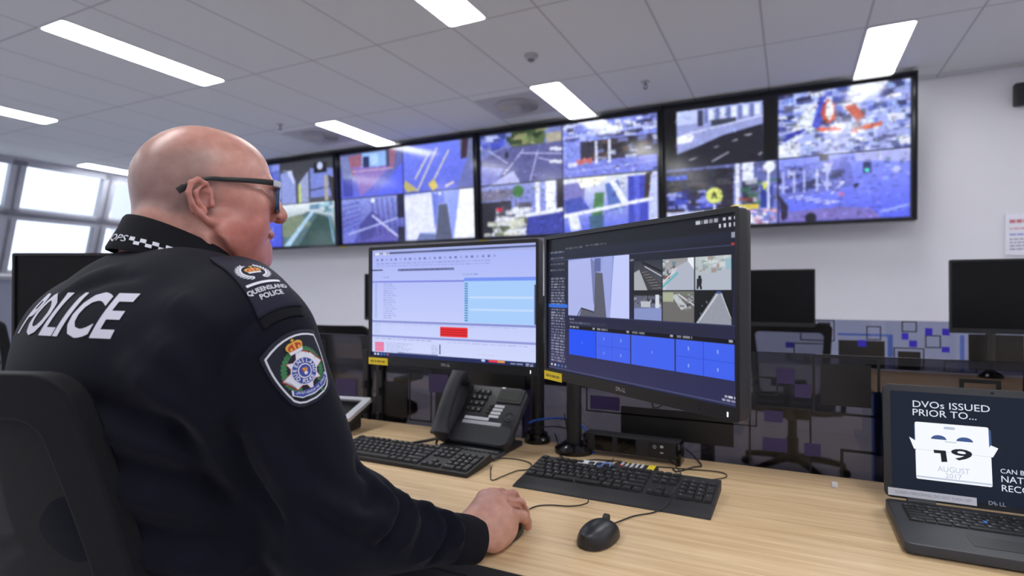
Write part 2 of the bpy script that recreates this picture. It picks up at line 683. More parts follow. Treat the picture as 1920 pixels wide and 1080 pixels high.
SILL = 1.41
bm = B()
for a, b in (((-0.0), 0.12),):
    q = [fac(Y0, -0.05, -0.12), fac(Y0, SILL, -0.12), fac(Y0, SILL, 0.0), fac(Y0, -0.05, 0.0)]
    q2 = [v + Vector((0, Y1 - Y0, 0)) for v in q]
    va = [bm.verts.new(v) for v in q]; vb = [bm.verts.new(v) for v in q2]
    bm.faces.new(va); bm.faces.new(vb[::-1])
    for i in range(4):
        bm.faces.new((va[i], va[(i + 1) % 4], vb[(i + 1) % 4], vb[i]))
tag(obj('wall_left', bm, M_GREYWALL), kind='structure')
bm = B(); box(bm, (fac(0, SILL).x + 0.02, (Y0 + Y1) / 2, SILL), (0.16, Y1 - Y0, 0.035), 0.006)
tag(obj('trim_1', bm, M_WHITEPL), kind='structure')


def fbar(bm, y0, z0, y1, z1, hw, th=0.11):
    """bar lying in the sloping plane"""
    a = fac(y0, z0); b = fac(y1, z1)
    n = Vector((math.cos(R(20)), 0, -math.sin(R(20))))
    d = (b - a).normalized()
    s = n.cross(d).normalized()
    Mx = Matrix((s, d, n)).transposed().to_4x4()
    Mx.translation = (a + b) / 2 + n * (th / 2 - 0.03)
    box(bm, (0, 0, 0), (hw * 2, (b - a).length, th), 0.006, Mx)


nwin = 0
TRZ = 2.22
cols = [-3.95, -2.65, -1.55, -0.47, 0.6, 1.65, 2.71, 3.78, 4.86, 5.5]
for ya, yb in zip(cols, cols[1:]):
    for za, zb in ((SILL, TRZ), (TRZ, CEIL)):
        nwin += 1
        bm = B()
        e = 0.055
        fbar(bm, ya + e / 2, za, ya + e / 2, zb, e)
        fbar(bm, yb - e / 2, za, yb - e / 2, zb, e)
        fbar(bm, ya, za + 0.02, yb, za + 0.02, e)
        fbar(bm, ya, zb - 0.02, yb, zb - 0.02, e)
        o = tag(obj('window_%d' % nwin, bm, M_GREYFRAME), kind='structure')
        bm = B()
        q = [fac(ya, za, 0.0), fac(yb, za, 0.0), fac(yb, zb, 0.0), fac(ya, zb, 0.0)]
        flat(bm, q)
        obj('pane', bm, M_PANE, o)


# ------------------------------------------------------------------ ceiling fittings
def diffuser(x, y, label):
    o = empty('air_diffuser', (x, y, CEIL), 0, label, 'ceiling vent', 'round swirl diffusers in the ceiling')
    bm = B(); prism(bm, rrect(0.585, 0.585, 0.01), -0.004, 0.01)
    obj('face_plate', bm, M_CEILPLATE, o)
    bm = B()
    lathe(bm, [(0.205, -0.0045), (0.215, -0.012), (0.2, -0.014), (0.19, -0.006)], 40)
    obj('collar_ring', bm, M_CEILPLATE, o)
    bm = B(); prism(bm, [(0.19 * math.cos(2 * PI * k / 32), 0.19 * math.sin(2 * PI * k / 32)) for k in range(32)], -0.0055, -0.0045)
    obj('dark_opening', bm, M_VENTDARK, o)
    bm = B()
    n = 24
    for k in range(n):
        a = 2 * PI * k / n
        Mx = Matrix.Rotation(a, 4, 'Z') @ Matrix.Translation((0.115, 0, -0.013)) @ Matrix.Rotation(R(38), 4, 'X')
        # blade widening outwards
        pts = [(-0.075, -0.003), (0.074, -0.0085), (0.074, 0.0085), (-0.075, 0.003)]
        prism(bm, pts, -0.001, 0.001, Mx)
    obj('swirl_blades', bm, M_CEILPLATE, o)
    bm = B(); lathe(bm, [(0.0001, -0.02), (0.03, -0.02), (0.042, -0.012), (0.042, -0.006)], 24)
    obj('hub', bm, M_CEILPLATE, o)
    return o


M_CEILPLATE = mat('diffuser_enamel', rgb(176, 175, 181), 0.55, var=0.02)
diffuser(-2.25, 4.72, 'round swirl air diffuser left of the ceiling light over the third screen')
diffuser(-4.62, 4.70, 'round swirl air diffuser above the bald man\'s forehead')
o = empty('smoke_detector', (-1.68, 3.75, CEIL), 0, 'small round smoke detector on the ceiling above the third screen', 'smoke detector')
bm = B(); lathe(bm, [(0.05, 0), (0.05, -0.012), (0.036, -0.03), (0.0001, -0.034)], 24); obj('detector_body', bm, M_CEILPLATE, o, 40)
bm = B(); lathe(bm, [(0.026, -0.033), (0.02, -0.045), (0.0001, -0.046)], 20); obj('sensor_cap', bm, M_VENT, o, 40)
for (x, y, lb) in ((-1.06, 4.63, 'small sprinkler head on the ceiling above the fourth screen'), (-4.66, 4.18, 'small sprinkler head on the ceiling above the bald man\'s forehead')):
    o = empty('sprinkler_head', (x, y, CEIL), 0, lb, 'sprinkler', 'ceiling sprinkler heads')
    bm = B(); lathe(bm, [(0.036, 0.0), (0.034, -0.006), (0.014, -0.01), (0.0001, -0.01)], 20); obj('escutcheon', bm, M_CEILPLATE, o)
    bm = B(); cyl(bm, (0, 0, -0.008), (0, 0, -0.03), 0.009)
    for s in (-1, 1): tube(bm, [(0.009 * s, 0, -0.028), (0.016 * s, 0, -0.04), (0.003 * s, 0, -0.056)], 0.003, 6)
    lathe(bm, [(0.0001, -0.055), (0.017, -0.055), (0.017, -0.058), (0.0001, -0.058)], 16)
    obj('sprinkler_frame', bm, M_VENT, o)

# ------------------------------------------------------------------ wall clock and notice
o = empty('wall_clock', (1.72, Y1, 2.665), 0, 'black digital clock with red digits high on the right wall', 'clock')
bm = B(); box(bm, (0, -0.035, 0), (0.43, 0.07, 0.165), 0.008); obj('casing', bm, M_BLACK, o)
bm = B()
Mx = XZ((-0.02, -0.072, 0))
text(bm, '1:02', 0.12, Mx)
obj('red_digits', bm, M_RED, o)
o = empty('notice', (1.62, Y1, 1.62), 0, 'white printed notice on the wall above the far right monitor', 'paper notice')
bm = B(); box(bm, (0, -0.008, 0), (0.33, 0.006, 0.31)); obj('sheet', bm, M_PAPER, o)
M_PRINTR = mat('print_red', rgb(200, 120, 130), 0.7); M_PRINTB = mat('print_blue', rgb(120, 140, 205), 0.7); M_PRINTG = mat('print_grey', rgb(140, 140, 165), 0.7)
bm = B()
for k, (z, h, l, mi) in enumerate([(0.10, 0.026, 0.24, 0), (0.045, 0.008, 0.27, 0), (0.0, 0.012, 0.27, 1), (-0.035, 0.01, 0.2, 2), (-0.06, 0.01, 0.24, 2), (-0.085, 0.01, 0.19, 2), (-0.11, 0.01, 0.22, 2)]):
    x = -0.14
    r_ = random.Random(k)
    while x < -0.14 + l:
        ww = r_.uniform(0.012, 0.04)
        flat(bm, [(x, -0.0115, z - h / 2), (x + ww, -0.0115, z - h / 2), (x + ww, -0.0115, z + h / 2), (x, -0.0115, z + h / 2)], mi=mi)
        x += ww + 0.006
obj('print', bm, [M_PRINTR, M_PRINTB, M_PRINTG], o)

# ------------------------------------------------------------------ video wall
M_TV = screen_mat('video_screen', 0.13, 1.1, 0.5)
TVW, TVH = 1.93, 1.127
TV_TOP = Vector((0, 5.2725, 2.8655)); TV_BOT = Vector((0, 5.3283, 1.7395))
tilt = math.atan2(TV_BOT.y - TV_TOP.y, TV_TOP.z - TV_BOT.z)

BLU = [(70, 80, 200), (110, 125, 235), (150, 165, 250), (40, 50, 130), (205, 215, 255), (90, 100, 190)]


def feed(r, i, j):
    r.win = (0.012 + 0.488 * i, 0.022 + 0.479 * j, 0.5 + 0.488 * i - (0.0 if i else 0.003), 0.501 + 0.479 * j - (0.004 if j == 0 else 0))


def pic_tv(n):
    r = Ras(300, 174, (16, 17, 24))
    if n == 0:
        feed(r, 0, 0); r.grad((90, 105, 190), (120, 130, 200)); r.clutter(0, 0, 1, 1, 40, .12, BLU, .6, 3)
        feed(r, 1, 0); r.grad((60, 62, 70), (82, 84, 96))
        r.poly([(0, .25), (.2, .2), (.28, .45), (.28, 1), (0, 1)], (140, 152, 215)); r.poly([(0, .2), (.12, .18), (.27, .6), (.22, .2)], (200, 208, 245))
        r.poly([(.33, .55), (.52, .25), (.52, 1), (.33, 1)], (150, 160, 205)); r.poly([(.33, .6), (.38, .5), (.38, 1), (.33, 1)], (190, 210, 120))
        r.poly([(.55, .2), (.95, .25), (1, .9), (.55, .9)], (120, 134, 210)); r.rect(.62, .1, .85, .33, (30, 30, 36)); r.disc(.73, .17, .09, (190, 200, 240)); r.line((.55, .72), (.95, .66), .03, (50, 52, 70))
        r.rect(.8, .4, .86, 1, (170, 165, 160)); r.poly([(.86, .4), (1, .5), (1, 1), (.93, 1)], (60, 58, 62))
        feed(r, 0, 1); r.grad((96, 112, 225), (70, 82, 215)); r.line((.3, 1), (.95, .05), .06, (190, 200, 245)); r.poly([(.6, 0), (1, 0), (1, .25), (.7, .3)], (210, 215, 250))
        for k in (.62, .72, .82): r.line((k, .5), (k, .85), .02, (190, 190, 200))
        feed(r, 1, 1); r.grad((225, 235, 245), (60, 86, 88)); r.poly([(0, .45), (.5, .2), (.9, .35), (1, 1), (0, 1)], (84, 110, 120))
        r.poly([(0, .35), (.35, .25), (.55, .5), (.1, .8), (0, .75)], (120, 135, 115)); r.poly([(.02, 1), (.55, .2), (.62, .2), (.14, 1)], (170, 205, 235)); r.poly([(.3, 1), (.66, .28), (.86, .4), (.92, 1)], (52, 78, 76))
        r.line((.85, .2), (.93, .95), .03, (120, 180, 225)); r.clutter(.6, .05, .95, .25, 16, .06, [(80, 140, 120), (150, 190, 210), (70, 110, 150)], .7, 4)
    if n == 1:
        feed(r, 0, 0); r.grad((92, 98, 150), (96, 104, 225))
        r.poly([(.0, .05), (.2, .04), (.3, .6), (.05, .62)], (120, 130, 185)); r.poly([(.14, .05), (.9, 0), (.86, .42), (.2, .5)], (150, 96, 120)); r.poly([(.2, .3), (.85, .32), (.5, .8), (.32, .98)], (136, 110, 190))
        r.rect(.36, .02, .8, .34, (140, 180, 240)); r.rect(.38, .1, .48, .34, (36, 44, 96)); r.rect(.5, .05, .62, .3, (170, 205, 250)); r.rect(.75, 0, .8, .38, (60, 62, 100)); r.rect(.04, .55, .2, .95, (66, 72, 170)); r.line((.2, .4), (.85, .42), .03, (190, 160, 190))
        r.poly([(.6, .98), (1, .3), (1, .98)], (86, 100, 245))
        feed(r, 1, 0); r.grad((112, 128, 246), (96, 108, 222)); r.poly([(.8, 0), (1, 0), (1, .5), (.82, .3)], (110, 118, 160)); r.poly([(.84, .0), (.93, 0), (.9, .38), (.82, .4)], (60, 44, 60)); r.poly([(.75, 1), (.9, .4), (1, .5), (1, 1)], (104, 112, 180))
        for a, b in (((.17, .72), (.38, .2)), ((.2, .98), (.5, .1)), ((.45, .75), (.66, .18))): r.line(a, b, .03, (232, 226, 180))
        r.poly([(.03, .72), (.22, .96), (.05, .98), (.0, .85)], (186, 176, 110)); r.poly([(.36, .85), (.44, .74), (.5, .92), (.42, 1)], (214, 192, 90)); r.line((.6, .93), (.72, .85), .04, (230, 222, 190))
        feed(r, 0, 1); r.grad((136, 148, 225), (80, 80, 170)); r.poly([(.25, .98), (.6, .35), (.95, .98)], (96, 92, 178)); r.poly([(.3, .6), (.5, .3), (.6, .45), (.5, .9), (.3, .98)], (74, 74, 150)); r.poly([(0, .7), (.35, .3), (.2, .98), (0, 1)], (108, 116, 205))
        for k in range(6): r.line((.5 + .08 * k, .05), (.55 + .08 * k, .85), .02, (60, 64, 130)); r.line((.02, .15 + .12 * k), (.3, .1 + .1 * k), .02, (70, 78, 170))
        r.line((.1, .8), (.9, .5), .04, (170, 178, 240)); r.line((.5, .4), (.98, 1), .05, (190, 196, 245)); r.rect(.9, 0, 1, .5, (34, 34, 60)); r.rect(.9, .7, 1, 1, (34, 34, 60)); r.disc(.52, .08, .05, (240, 244, 255))
        feed(r, 1, 1); r.grad((150, 165, 245), (170, 182, 240)); r.poly([(.0, .05), (.4, .02), (.45, .85), (.22, .84), (.16, 1), (.04, 1)], (222, 226, 255)); r.poly([(.4, .0), (.5, .1), (.47, .6), (.44, .8)], (108, 126, 220))
        r.poly([(.5, .28), (.62, .28), (.68, 1), (.44, 1), (.46, .85)], (84, 90, 118)); r.poly([(.22, .86), (.46, .9), (.44, 1), (.18, 1)], (104, 116, 168)); r.rect(.48, .02, .58, .26, (120, 134, 230)); r.poly([(.62, .02), (.78, .02), (.76, .5), (.7, 1), (.68, 1)], (142, 160, 250)); r.poly([(.8, .0), (1, 0), (1, 1), (.7, 1)], (240, 243, 255)); r.disc(.52, .06, .03, (250, 250, 255))
    if n == 2:
        feed(r, 0, 0); r.grad((120, 130, 190), (110, 112, 190)); r.rect(.4, 0, .8, .3, (66, 84, 60)); r.clutter(.4, .02, .8, .25, 26, .06, [(40, 60, 36), (90, 110, 70), (150, 150, 110)], .8, 5); r.rect(.82, .1, 1, .3, (170, 165, 150))
        r.poly([(.3, .3), (1, .28), (1, 1), (0, 1), (0, .5)], (92, 94, 150)); r.poly([(.1, 1), (.42, .75), (.5, 1)], (180, 184, 235)); r.poly([(0, .6), (.3, .7), (.2, .95), (0, 1)], (130, 134, 205))
        for a, b in (((.1, .3), (.35, .6)), ((.5, .42), (1, .52)), ((.3, .8), (.55, .35)), ((.62, .98), (.72, .4)), ((.72, .55), (1, .7))): r.line(a, b, .02, (200, 206, 250))
        for u, v in ((.86, .38), (.92, .4), (.85, .62), (.93, .64)): r.rect(u, v, u + .09, v + .06, (215, 218, 240))
        r.rect(.32, .38, .36, .5, (30, 40, 60)); r.clutter(0, .0, .35, .3, 18, .05, BLU, .7, 6)
        feed(r, 1, 0); r.grad((120, 135, 225), (140, 150, 240)); r.clutter(0, 0, 1, .3, 60, .05, [(60, 66, 120), (190, 200, 250), (130, 140, 220), (40, 40, 70), (240, 244, 255)], .75, 7)
        r.rect(.2, .35, 1, .72, (52, 48, 66)); r.clutter(.3, .36, 1, .7, 40, .045, [(90, 70, 60), (190, 200, 240), (30, 28, 36), (120, 130, 200)], .8, 8); r.rect(0, .72, 1, 1, (120, 130, 225)); r.poly([(.15, .68), (.33, .66), (.33, .76), (.17, .77)], (196, 110, 110)); r.rect(.06, .72, .16, .8, (210, 214, 245))
        for k in (.36, .5): r.rect(k, .36, k + .025, .78, (220, 226, 255))
        r.line((0, .25), (1, .2), .05, (170, 180, 245)); r.line((0, .9), (1, .82), .02, (160, 170, 245))
        feed(r, 0, 1); r.grad((140, 150, 215), (110, 116, 205)); r.rect(0, .1, .4, .3, (110, 108, 140)); r.rect(0, .32, .38, 1, (40, 38, 52)); r.disc(.47, .15, .12, (70, 120, 70)); r.poly([(.1, 1), (.45, .4), (.62, .4), (.58, 1)], (215, 220, 235)); r.clutter(.2, .4, .6, .9, 34, .06, [(230, 235, 250), (60, 60, 80), (170, 175, 200), (90, 90, 110)], .8, 9)
        r.rect(.2, .45, .27, .52, (190, 40, 60)); r.rect(.68, 0, .73, .6, (240, 244, 255)); r.rect(.8, 0, .92, .55, (235, 240, 255)); r.rect(.93, 0, 1, 1, (40, 36, 50)); r.poly([(.55, .6), (1, .52), (1, .6), (.56, .68)], (235, 240, 255)); r.poly([(.58, .66), (1, .6), (1, 1), (.56, 1)], (58, 66, 160)); r.clutter(.05, .7, .5, 1, 16, .06, [(220, 222, 210), (90, 100, 70), (200, 205, 190)], .8, 10)
        feed(r, 1, 1); r.grad((222, 228, 240), (90, 104, 225)); r.poly([(0, .1), (.25, .08), (.22, .6), (0, .65)], (120, 118, 190)); r.poly([(.0, .4), (.2, .35), (.3, .6), (.05, .75)], (70, 84, 180)); r.poly([(.35, .3), (.45, .3), (.42, .9), (.3, .95)], (70, 120, 80)); r.poly([(.46, .15), (.6, .1), (.68, .6), (.5, .65)], (86, 112, 190)); r.poly([(.5, .1), (.56, .08), (.7, .5), (.64, .55)], (236, 240, 255)); r.rect(.7, .05, .9, 1, (66, 74, 190)); r.rect(.76, .05, .82, 1, (90, 100, 215)); r.poly([(.88, .02), (.95, 0), (.9, .5), (.86, .5)], (60, 50, 46)); r.poly([(.93, .05), (1, 0), (1, 1), (.9, 1)], (190, 200, 250)); r.poly([(0, .66), (.95, .44), (.95, .5), (0, .73)], (236, 240, 255)); r.poly([(.05, .7), (.16, .68), (.2, .95), (.08, .98)], (225, 230, 250)); r.poly([(.28, .72), (.44, .7), (.44, .95), (.3, .98)], (64, 96, 130)); r.poly([(.15, .0), (.5, 0), (.4, .15), (.2, .2)], (240, 242, 230))
    if n == 3:
        feed(r, 0, 0); r.rect(0, 0, 1, 1, (10, 10, 12)); r.win = (r.win[0] + .05, r.win[1] + .02, r.win[2] - .058, r.win[3])
        r.grad((165, 178, 240), (26, 26, 34)); r.poly([(0, .2), (1, .15), (1, .5), (.5, .55), (0, .75)], (150, 158, 215)); r.poly([(0, .78), (.55, .5), (1, .38), (1, 1), (0, 1)], (34, 34, 46)); r.rect(0, 0, .25, .24, (190, 200, 245)); r.rect(.26, .02, .32, .3, (60, 64, 90))
        for k in range(5): r.rect(.34 + .13 * k, .02, .38 + .13 * k, .26, (110, 118, 175)); r.rect(.39 + .13 * k, .03, .45 + .13 * k, .22, (220, 228, 255))
        r.rect(.42, .22, .7, .32, (60, 64, 84)); r.poly([(.0, .45), (.14, .4), (.22, .46), (.18, .56), (.0, .58)], (240, 244, 255)); r.line((.1, .42), (1, .24), .03, (205, 212, 250))
        for a, b in (((.15, .88), (.25, .84)), ((.42, .94), (.62, .8)), ((.44, .7), (.5, .68)), ((.66, .62), (.72, .6)), ((.82, .55), (.88, .53)), ((.95, .9), (.99, .86))): r.line(a, b, .018, (215, 218, 240))
        feed(r, 1, 0); r.grad((150, 165, 235), (170, 180, 240)); r.clutter(0, 0, 1, .6, 90, .05, [(60, 70, 160), (200, 210, 250), (36, 38, 80), (240, 245, 255), (110, 130, 220), (90, 90, 120)], .85, 11)
        r.poly([(.1, .6), (.25, .2), (.34, .2), (.28, .6)], (225, 232, 250)); r.poly([(.27, .55), (.34, .1), (.38, .1), (.34, .6)], (70, 84, 200)); r.disc(.4, .35, .18, (190, 70, 50), asp=.3); r.disc(.41, .33, .15, (236, 240, 250), asp=.22); r.poly([(.5, .3), (.6, .22), (.66, .45), (.6, .5)], (235, 240, 255)); r.poly([(.52, .3), (.6, .28), (.68, .48), (.62, .55)], (186, 80, 60)); r.poly([(.3, .58), (.5, .6), (.5, .66), (.34, .64)], (205, 70, 50)); r.poly([(.55, .66), (.8, .58), (.8, .64), (.58, .72)], (200, 90, 60)); r.poly([(0, .66), (.22, .56), (.2, .66), (0, .82)], (54, 60, 170)); r.line((0, .82), (.2, .66), .06, (210, 220, 255))
        r.clutter(0, .66, 1, 1, 110, .03, [(245, 248, 255), (70, 80, 150), (190, 200, 250), (90, 96, 140), (140, 150, 220)], .85, 12); r.rect(.0, .78, .18, 1, (232, 238, 255), .8)
        feed(r, 0, 1); r.grad((90, 96, 150), (120, 128, 220)); r.rect(0, .06, .62, .75, (44, 42, 58)); r.clutter(0, .1, .6, .4, 36, .05, [(60, 60, 76), (30, 30, 40), (84, 80, 80)], .7, 13); r.rect(0, .12, .2, .2, (70, 90, 200)); r.clutter(.02, .42, .45, .72, 40, .05, [(70, 80, 200), (130, 140, 235), (40, 44, 110), (170, 180, 245)], .85, 14); r.rect(0, .74, .6, 1, (190, 196, 235)); r.disc(.45, .5, .135, (214, 224, 120)); r.line((.45, .62), (.45, .92), .03, (225, 228, 245))
        r.poly([(.42, .55), (.45, .42), (.48, .55), (.46, .55), (.45, .48), (.44, .55)], (60, 64, 40))
        r.rect(.64, 0, .68, .8, (215, 220, 245)); r.rect(.7, 0, .8, .3, (225, 232, 255)); r.rect(.7, .3, .84, .7, (52, 52, 66)); r.clutter(.7, .3, .98, .7, 24, .04, [(60, 110, 90), (150, 60, 60), (90, 96, 130), (200, 204, 225)], .8, 15); r.rect(.6, .68, .84, .76, (222, 200, 80)); r.rect(.86, .4, .96, .75, (46, 60, 150)); r.disc(.93, .1, .09, (225, 232, 250)); r.rect(.88, .34, .91, .46, (220, 226, 90)); r.rect(.915, .15, .935, .8, (220, 226, 250)); r.clutter(.62, .78, 1, 1, 50, .03, [(245, 248, 255), (200, 150, 180), (110, 110, 170), (230, 200, 220)], .85, 16)
        feed(r, 1, 1); r.grad((140, 152, 245), (88, 100, 236)); r.poly([(0, .15), (.55, .05), (.6, .5), (0, .65)], (104, 112, 205)); r.clutter(0, .15, .5, .5, 60, .04, [(60, 64, 130), (190, 198, 245), (110, 118, 200), (40, 42, 84)], .85, 17)
        for k in (.03, .12, .2, .3, .38): r.rect(k, .2, k + .02, .55, (180, 188, 245))
        r.rect(.66, .16, .72, .32, (52, 60, 110)); r.disc(.69, .28, .03, (90, 240, 220)); r.poly([(.6, .0), (1, 0), (1, .2), (.6, .12)], (170, 176, 235)); r.rect(.33, .0, .4, .08, (36, 36, 60)); r.disc(.9, .3, .05, (190, 196, 245)); r.poly([(0, .85), (.5, .8), (.72, .85), (.8, 1), (0, 1)], (120, 110, 190)); r.line((.78, .92), (1, .82), .04, (150, 166, 250))
        for k in range(5): r.line((.08 + .07 * k, .62 + .03 * k), (.2 + .07 * k, .6 + .03 * k), .018, (210, 216, 250))
        r.line((.42, .6), (.52, .42), .025, (215, 222, 255)); r.disc(.61, .5, .035, (28, 28, 44)); r.disc(.5, .62, .04, (170, 110, 180)); r.disc(.26, .95, .08, (24, 24, 40)); r.poly([(.0, .55), (.08, .75), (.07, .95), (.03, .98)], (40, 36, 60)); r.line((.7, .3), (.7, .8), .012, (120, 132, 240))
    # seams between the four feeds
    for (i, j), cnt, amp in {0: [((0, 0), 120, .3), ((1, 0), 60, .2), ((1, 1), 160, .25), ((0, 1), 40, .12)], 1: [((0, 0), 120, .25), ((1, 0), 40, .12), ((0, 1), 260, .3), ((1, 1), 12, .06)],
                             2: [((0, 0), 260, .35), ((1, 0), 420, .5), ((0, 1), 420, .55), ((1, 1), 220, .4)], 3: [((0, 0), 160, .25), ((1, 0), 700, .6), ((0, 1), 420, .55), ((1, 1), 420, .4)]}[n]:
        feed(r, i, j); r.detail(cnt, 2.1, amp, n * 7 + i * 3 + j)
    r.win = (0, 0, 1, 1)
    r.grain(.06, 4, n + 3); r.soften(2)
    r.rect(.4985, 0.02, .5015, .98, (24, 26, 40), .8)
    r.rect(0.01, .499, .99, .502, (24, 26, 40), .8)
    return r


TVL = ['wall screen beside the bald man\'s nose, leftmost of the video wall', 'wall screen showing a road with yellow lines and a white corridor',
       'wall screen showing a road junction and a shopping street', 'wall screen showing a round yellow crossing sign, rightmost of the video wall']
for n in range(4):
    x = -4.925 + 1.93 * (n - 0.5)
    mid = (TV_TOP + TV_BOT) / 2
    o = empty('wall_display', (x, mid.y, mid.z), 0, TVL[n], 'video screen', 'large screens of the video wall')
    o.rotation_euler = (tilt, 0, 0)
    W2, H2 = TVW - 0.008, TVH
    bm = B()
    ring(bm, rrect(W2, H2, 0.006, 2), rrect(W2 - 0.03, H2 - 0.032, 0.003, 2), -0.005, 0.06, Matrix.Rotation(PI / 2, 4, 'X'))
    obj('bezel', bm, M_GLOSSBLACK, o)
    bm = B(); box(bm, (0, 0.045, 0), (W2 - 0.012, 0.05, H2 - 0.012)); box(bm, (0, 0.1, 0), (0.8, 0.1, 0.5), 0.01)
    obj('rear_housing', bm, M_BLACK, o)
    bm = B(); box(bm, (0, -0.002, -H2 / 2 - 0.006), (W2 - 0.01, 0.03, 0.012), 0.003)
    obj('lower_trim', bm, M_SILVER, o)
    pic_tv(n).mesh('screen', W2 - 0.028, H2 - 0.03, Matrix.Translation((0, 0.004, 0)), M_TV, o)
    if n:
        bm = B(); box(bm, (-W2 / 2 + 0.06, -0.022, -H2 / 2 - 0.002), (0.085, 0.004, 0.028))
        obj('sticker', bm, M_YELLOW, o)

# ------------------------------------------------------------------ desks and their tinted screens
DZ = 0.73


def desk(name, x0, x1, yf, ys, yb, label):
    """worktop in two boards (front, rear) on steel legs; origin on the floor"""
    cx = (x0 + x1) / 2
    o = empty(name, (cx, (yf + yb) / 2, 0), 0, label, 'desk', 'oak topped workstation desks')
    L = x1 - x0
    cy = (yf + yb) / 2
    for nm, a, b in (('front_worktop', yf, ys - 0.0007), ('rear_worktop', ys + 0.0007, yb)):
        bm = B(); box(bm, (0, (a + b) / 2 - cy, DZ - 0.0125), (L - 0.003, b - a, 0.025), 0.002)
        obj(nm, bm, M_WOOD, o)
    bm = B(); box(bm, (0, yf - cy - 0.0006, DZ - 0.0135), (L - 0.006, 0.0012, 0.0215)); box(bm, (0, yf - cy + 0.02, DZ - 0.055), (L - 0.02, 0.04, 0.058), 0.003)
    obj('edge_band', bm, M_BLACK, o)
    for sx in (-1, 1):
        bm = B()
        X = sx * (L / 2 - 0.09)
        box(bm, (X, 0.05, DZ / 2 - 0.01), (0.07, 0.09, DZ - 0.035), 0.004)
        box(bm, (X, 0, 0.018), (0.07, (yb - yf) - 0.1, 0.036), 0.006)
        box(bm, (X, 0, DZ - 0.04), (0.05, (yb - yf) - 0.14, 0.03), 0.004)
        obj('leg', bm, M_DARKMETAL, o)
    bm = B(); box(bm, (0, 0.05, DZ - 0.05), (L - 0.2, 0.05, 0.04), 0.003); obj('cross_rail', bm, M_DARKMETAL, o)
    return o


desk('desk', -1.36, 0.66, 0.842, 1.2, 1.625, 'oak desk the bald man sits at, with the two lit monitors')
desk('desk', -3.40, -1.363, 0.842, 1.2, 1.625, 'oak desk to the left of the bald man, mostly behind him')
desk('desk', 0.335, 2.35, 3.08, 3.44, 3.94, 'oak desk in the row behind, seen over the laptop')
desk('desk', -1.70, -0.36, 3.08, 3.44, 3.94, 'oak desk in the row behind, seen faintly through the glass behind the right lit monitor')
desk('desk', -3.74, -1.704, 3.08, 3.44, 3.94, 'oak desk in the row behind, seen beside the man\'s sleeve patch')


def film(bm, x0, z0, x1, z1, y, mi, edge=0.0):
    """square of film on the glass: filled, or only an outline of width edge"""
    y = y - 0.0008 * mi
    if edge <= 0:
        box(bm, ((x0 + x1) / 2, y, (z0 + z1) / 2), (x1 - x0, 0.0012, z1 - z0), 0, None, mi)
    else:
        e = edge
        box(bm, ((x0 + x1) / 2, y, z1 - e / 2), (x1 - x0, 0.0012, e), 0, None, mi)
        box(bm, ((x0 + x1) / 2, y, z0 + e / 2), (x1 - x0, 0.0012, e), 0, None, mi)
        box(bm, (x0 + e / 2, y, (z0 + z1) / 2), (e, 0.0012, z1 - z0 - 2 * e), 0, None, mi)
        box(bm, (x1 - e / 2, y, (z0 + z1) / 2), (e, 0.0012, z1 - z0 - 2 * e), 0, None, mi)


def glass_screen(name, x0, x1, y, top, bottom, gm, squares, label, posts=()):
    cx = (x0 + x1) / 2
    o = empty(name, (cx, y, bottom), 0, label, 'desk screen', 'glass desk screens with squares')
    bm = B(); box(bm, (0, 0, (top - bottom) / 2), (x1 - x0, 0.008, top - bottom), 0.0015)
    obj('glass_sheet', bm, gm, o)
    bm = B()
    for (a, b, c, d, mi, e) in squares:
        a, c = max(a, x0 + 0.002), min(c, x1 - 0.002)
        b, d = max(b, bottom), min(d, top - 0.002)
        if c - a < 0.012 or d - b < 0.012: continue
        film(bm, a - cx, b - bottom, c - cx, d - bottom, -0.0055, mi, e)
    f = obj('square_pattern_film', bm, [M_FILMBLACK, M_FILMPURPLE, M_FILMBLUE, M_FILMSKY], o)
    for px in posts:
        bm = B(); box(bm, (px - cx, 0.0, (top - bottom) / 2 - 0.02), (0.022, 0.03, top - bottom - 0.06), 0.003)
        for k in range(3): box(bm, (px - cx, -0.02, 0.12 + 0.09 * k), (0.016, 0.012, 0.03), 0.003)
        obj('post', bm, M_BLACK, o)
    return o


YG = 1.66


def gq(px0, py0, px1, py1, mi, e=0.0, y=YG):
    a = HY(px0, py0, y); b = HY(px1, py1, y)
    return (a.x, b.z, b.x, a.z, mi, e)


sq = [
    gq(1538, 681, 1633, 765, 0), gq(1165, 760, 1376, 838, 0), gq(713, 713, 765, 781, 0),
    gq(1456, 690, 1490, 720, 1), gq(1490, 719, 1521, 746, 1), gq(1433, 768, 1468, 792, 1), gq(1430, 818, 1476, 848, 1), gq(1508, 829, 1539, 856, 1),
    gq(1404, 704, 1459, 742, 0, 0.004), gq(1404, 757, 1522, 900, 0, 0.005), gq(1523, 663, 1650, 784, 0, 0.006), gq(1575, 840, 1760, 960, 0, 0.007), gq(1797, 709, 1876, 760, 0, 0.009),
    gq(769, 690, 811, 792, 0, 0.005), gq(657, 645, 686, 671, 0, 0.005), gq(818, 730, 905, 812, 0), gq(806, 700, 842, 737, 1), gq(636, 655, 720, 800, 0, 0.004),
    gq(985, 730, 1001, 812, 1), gq(985, 640, 1060, 700, 0, 0.004), gq(860, 690, 985, 760, 0), gq(1108, 740, 1163, 770, 1), gq(1100, 700, 1420, 800, 0, 0.004),
    gq(1633, 733, 1652, 900, 3), gq(1850, 640 + 60, 1858, 760, 3),
]
glass_screen('glass_desk_screen', -1.36, 0.66, YG, 1.027, 0.62, M_GLASS_DARK, sq, 'tinted glass desk screen with dark squares behind the lit monitors and laptop', posts=(-1.335, 0.64))
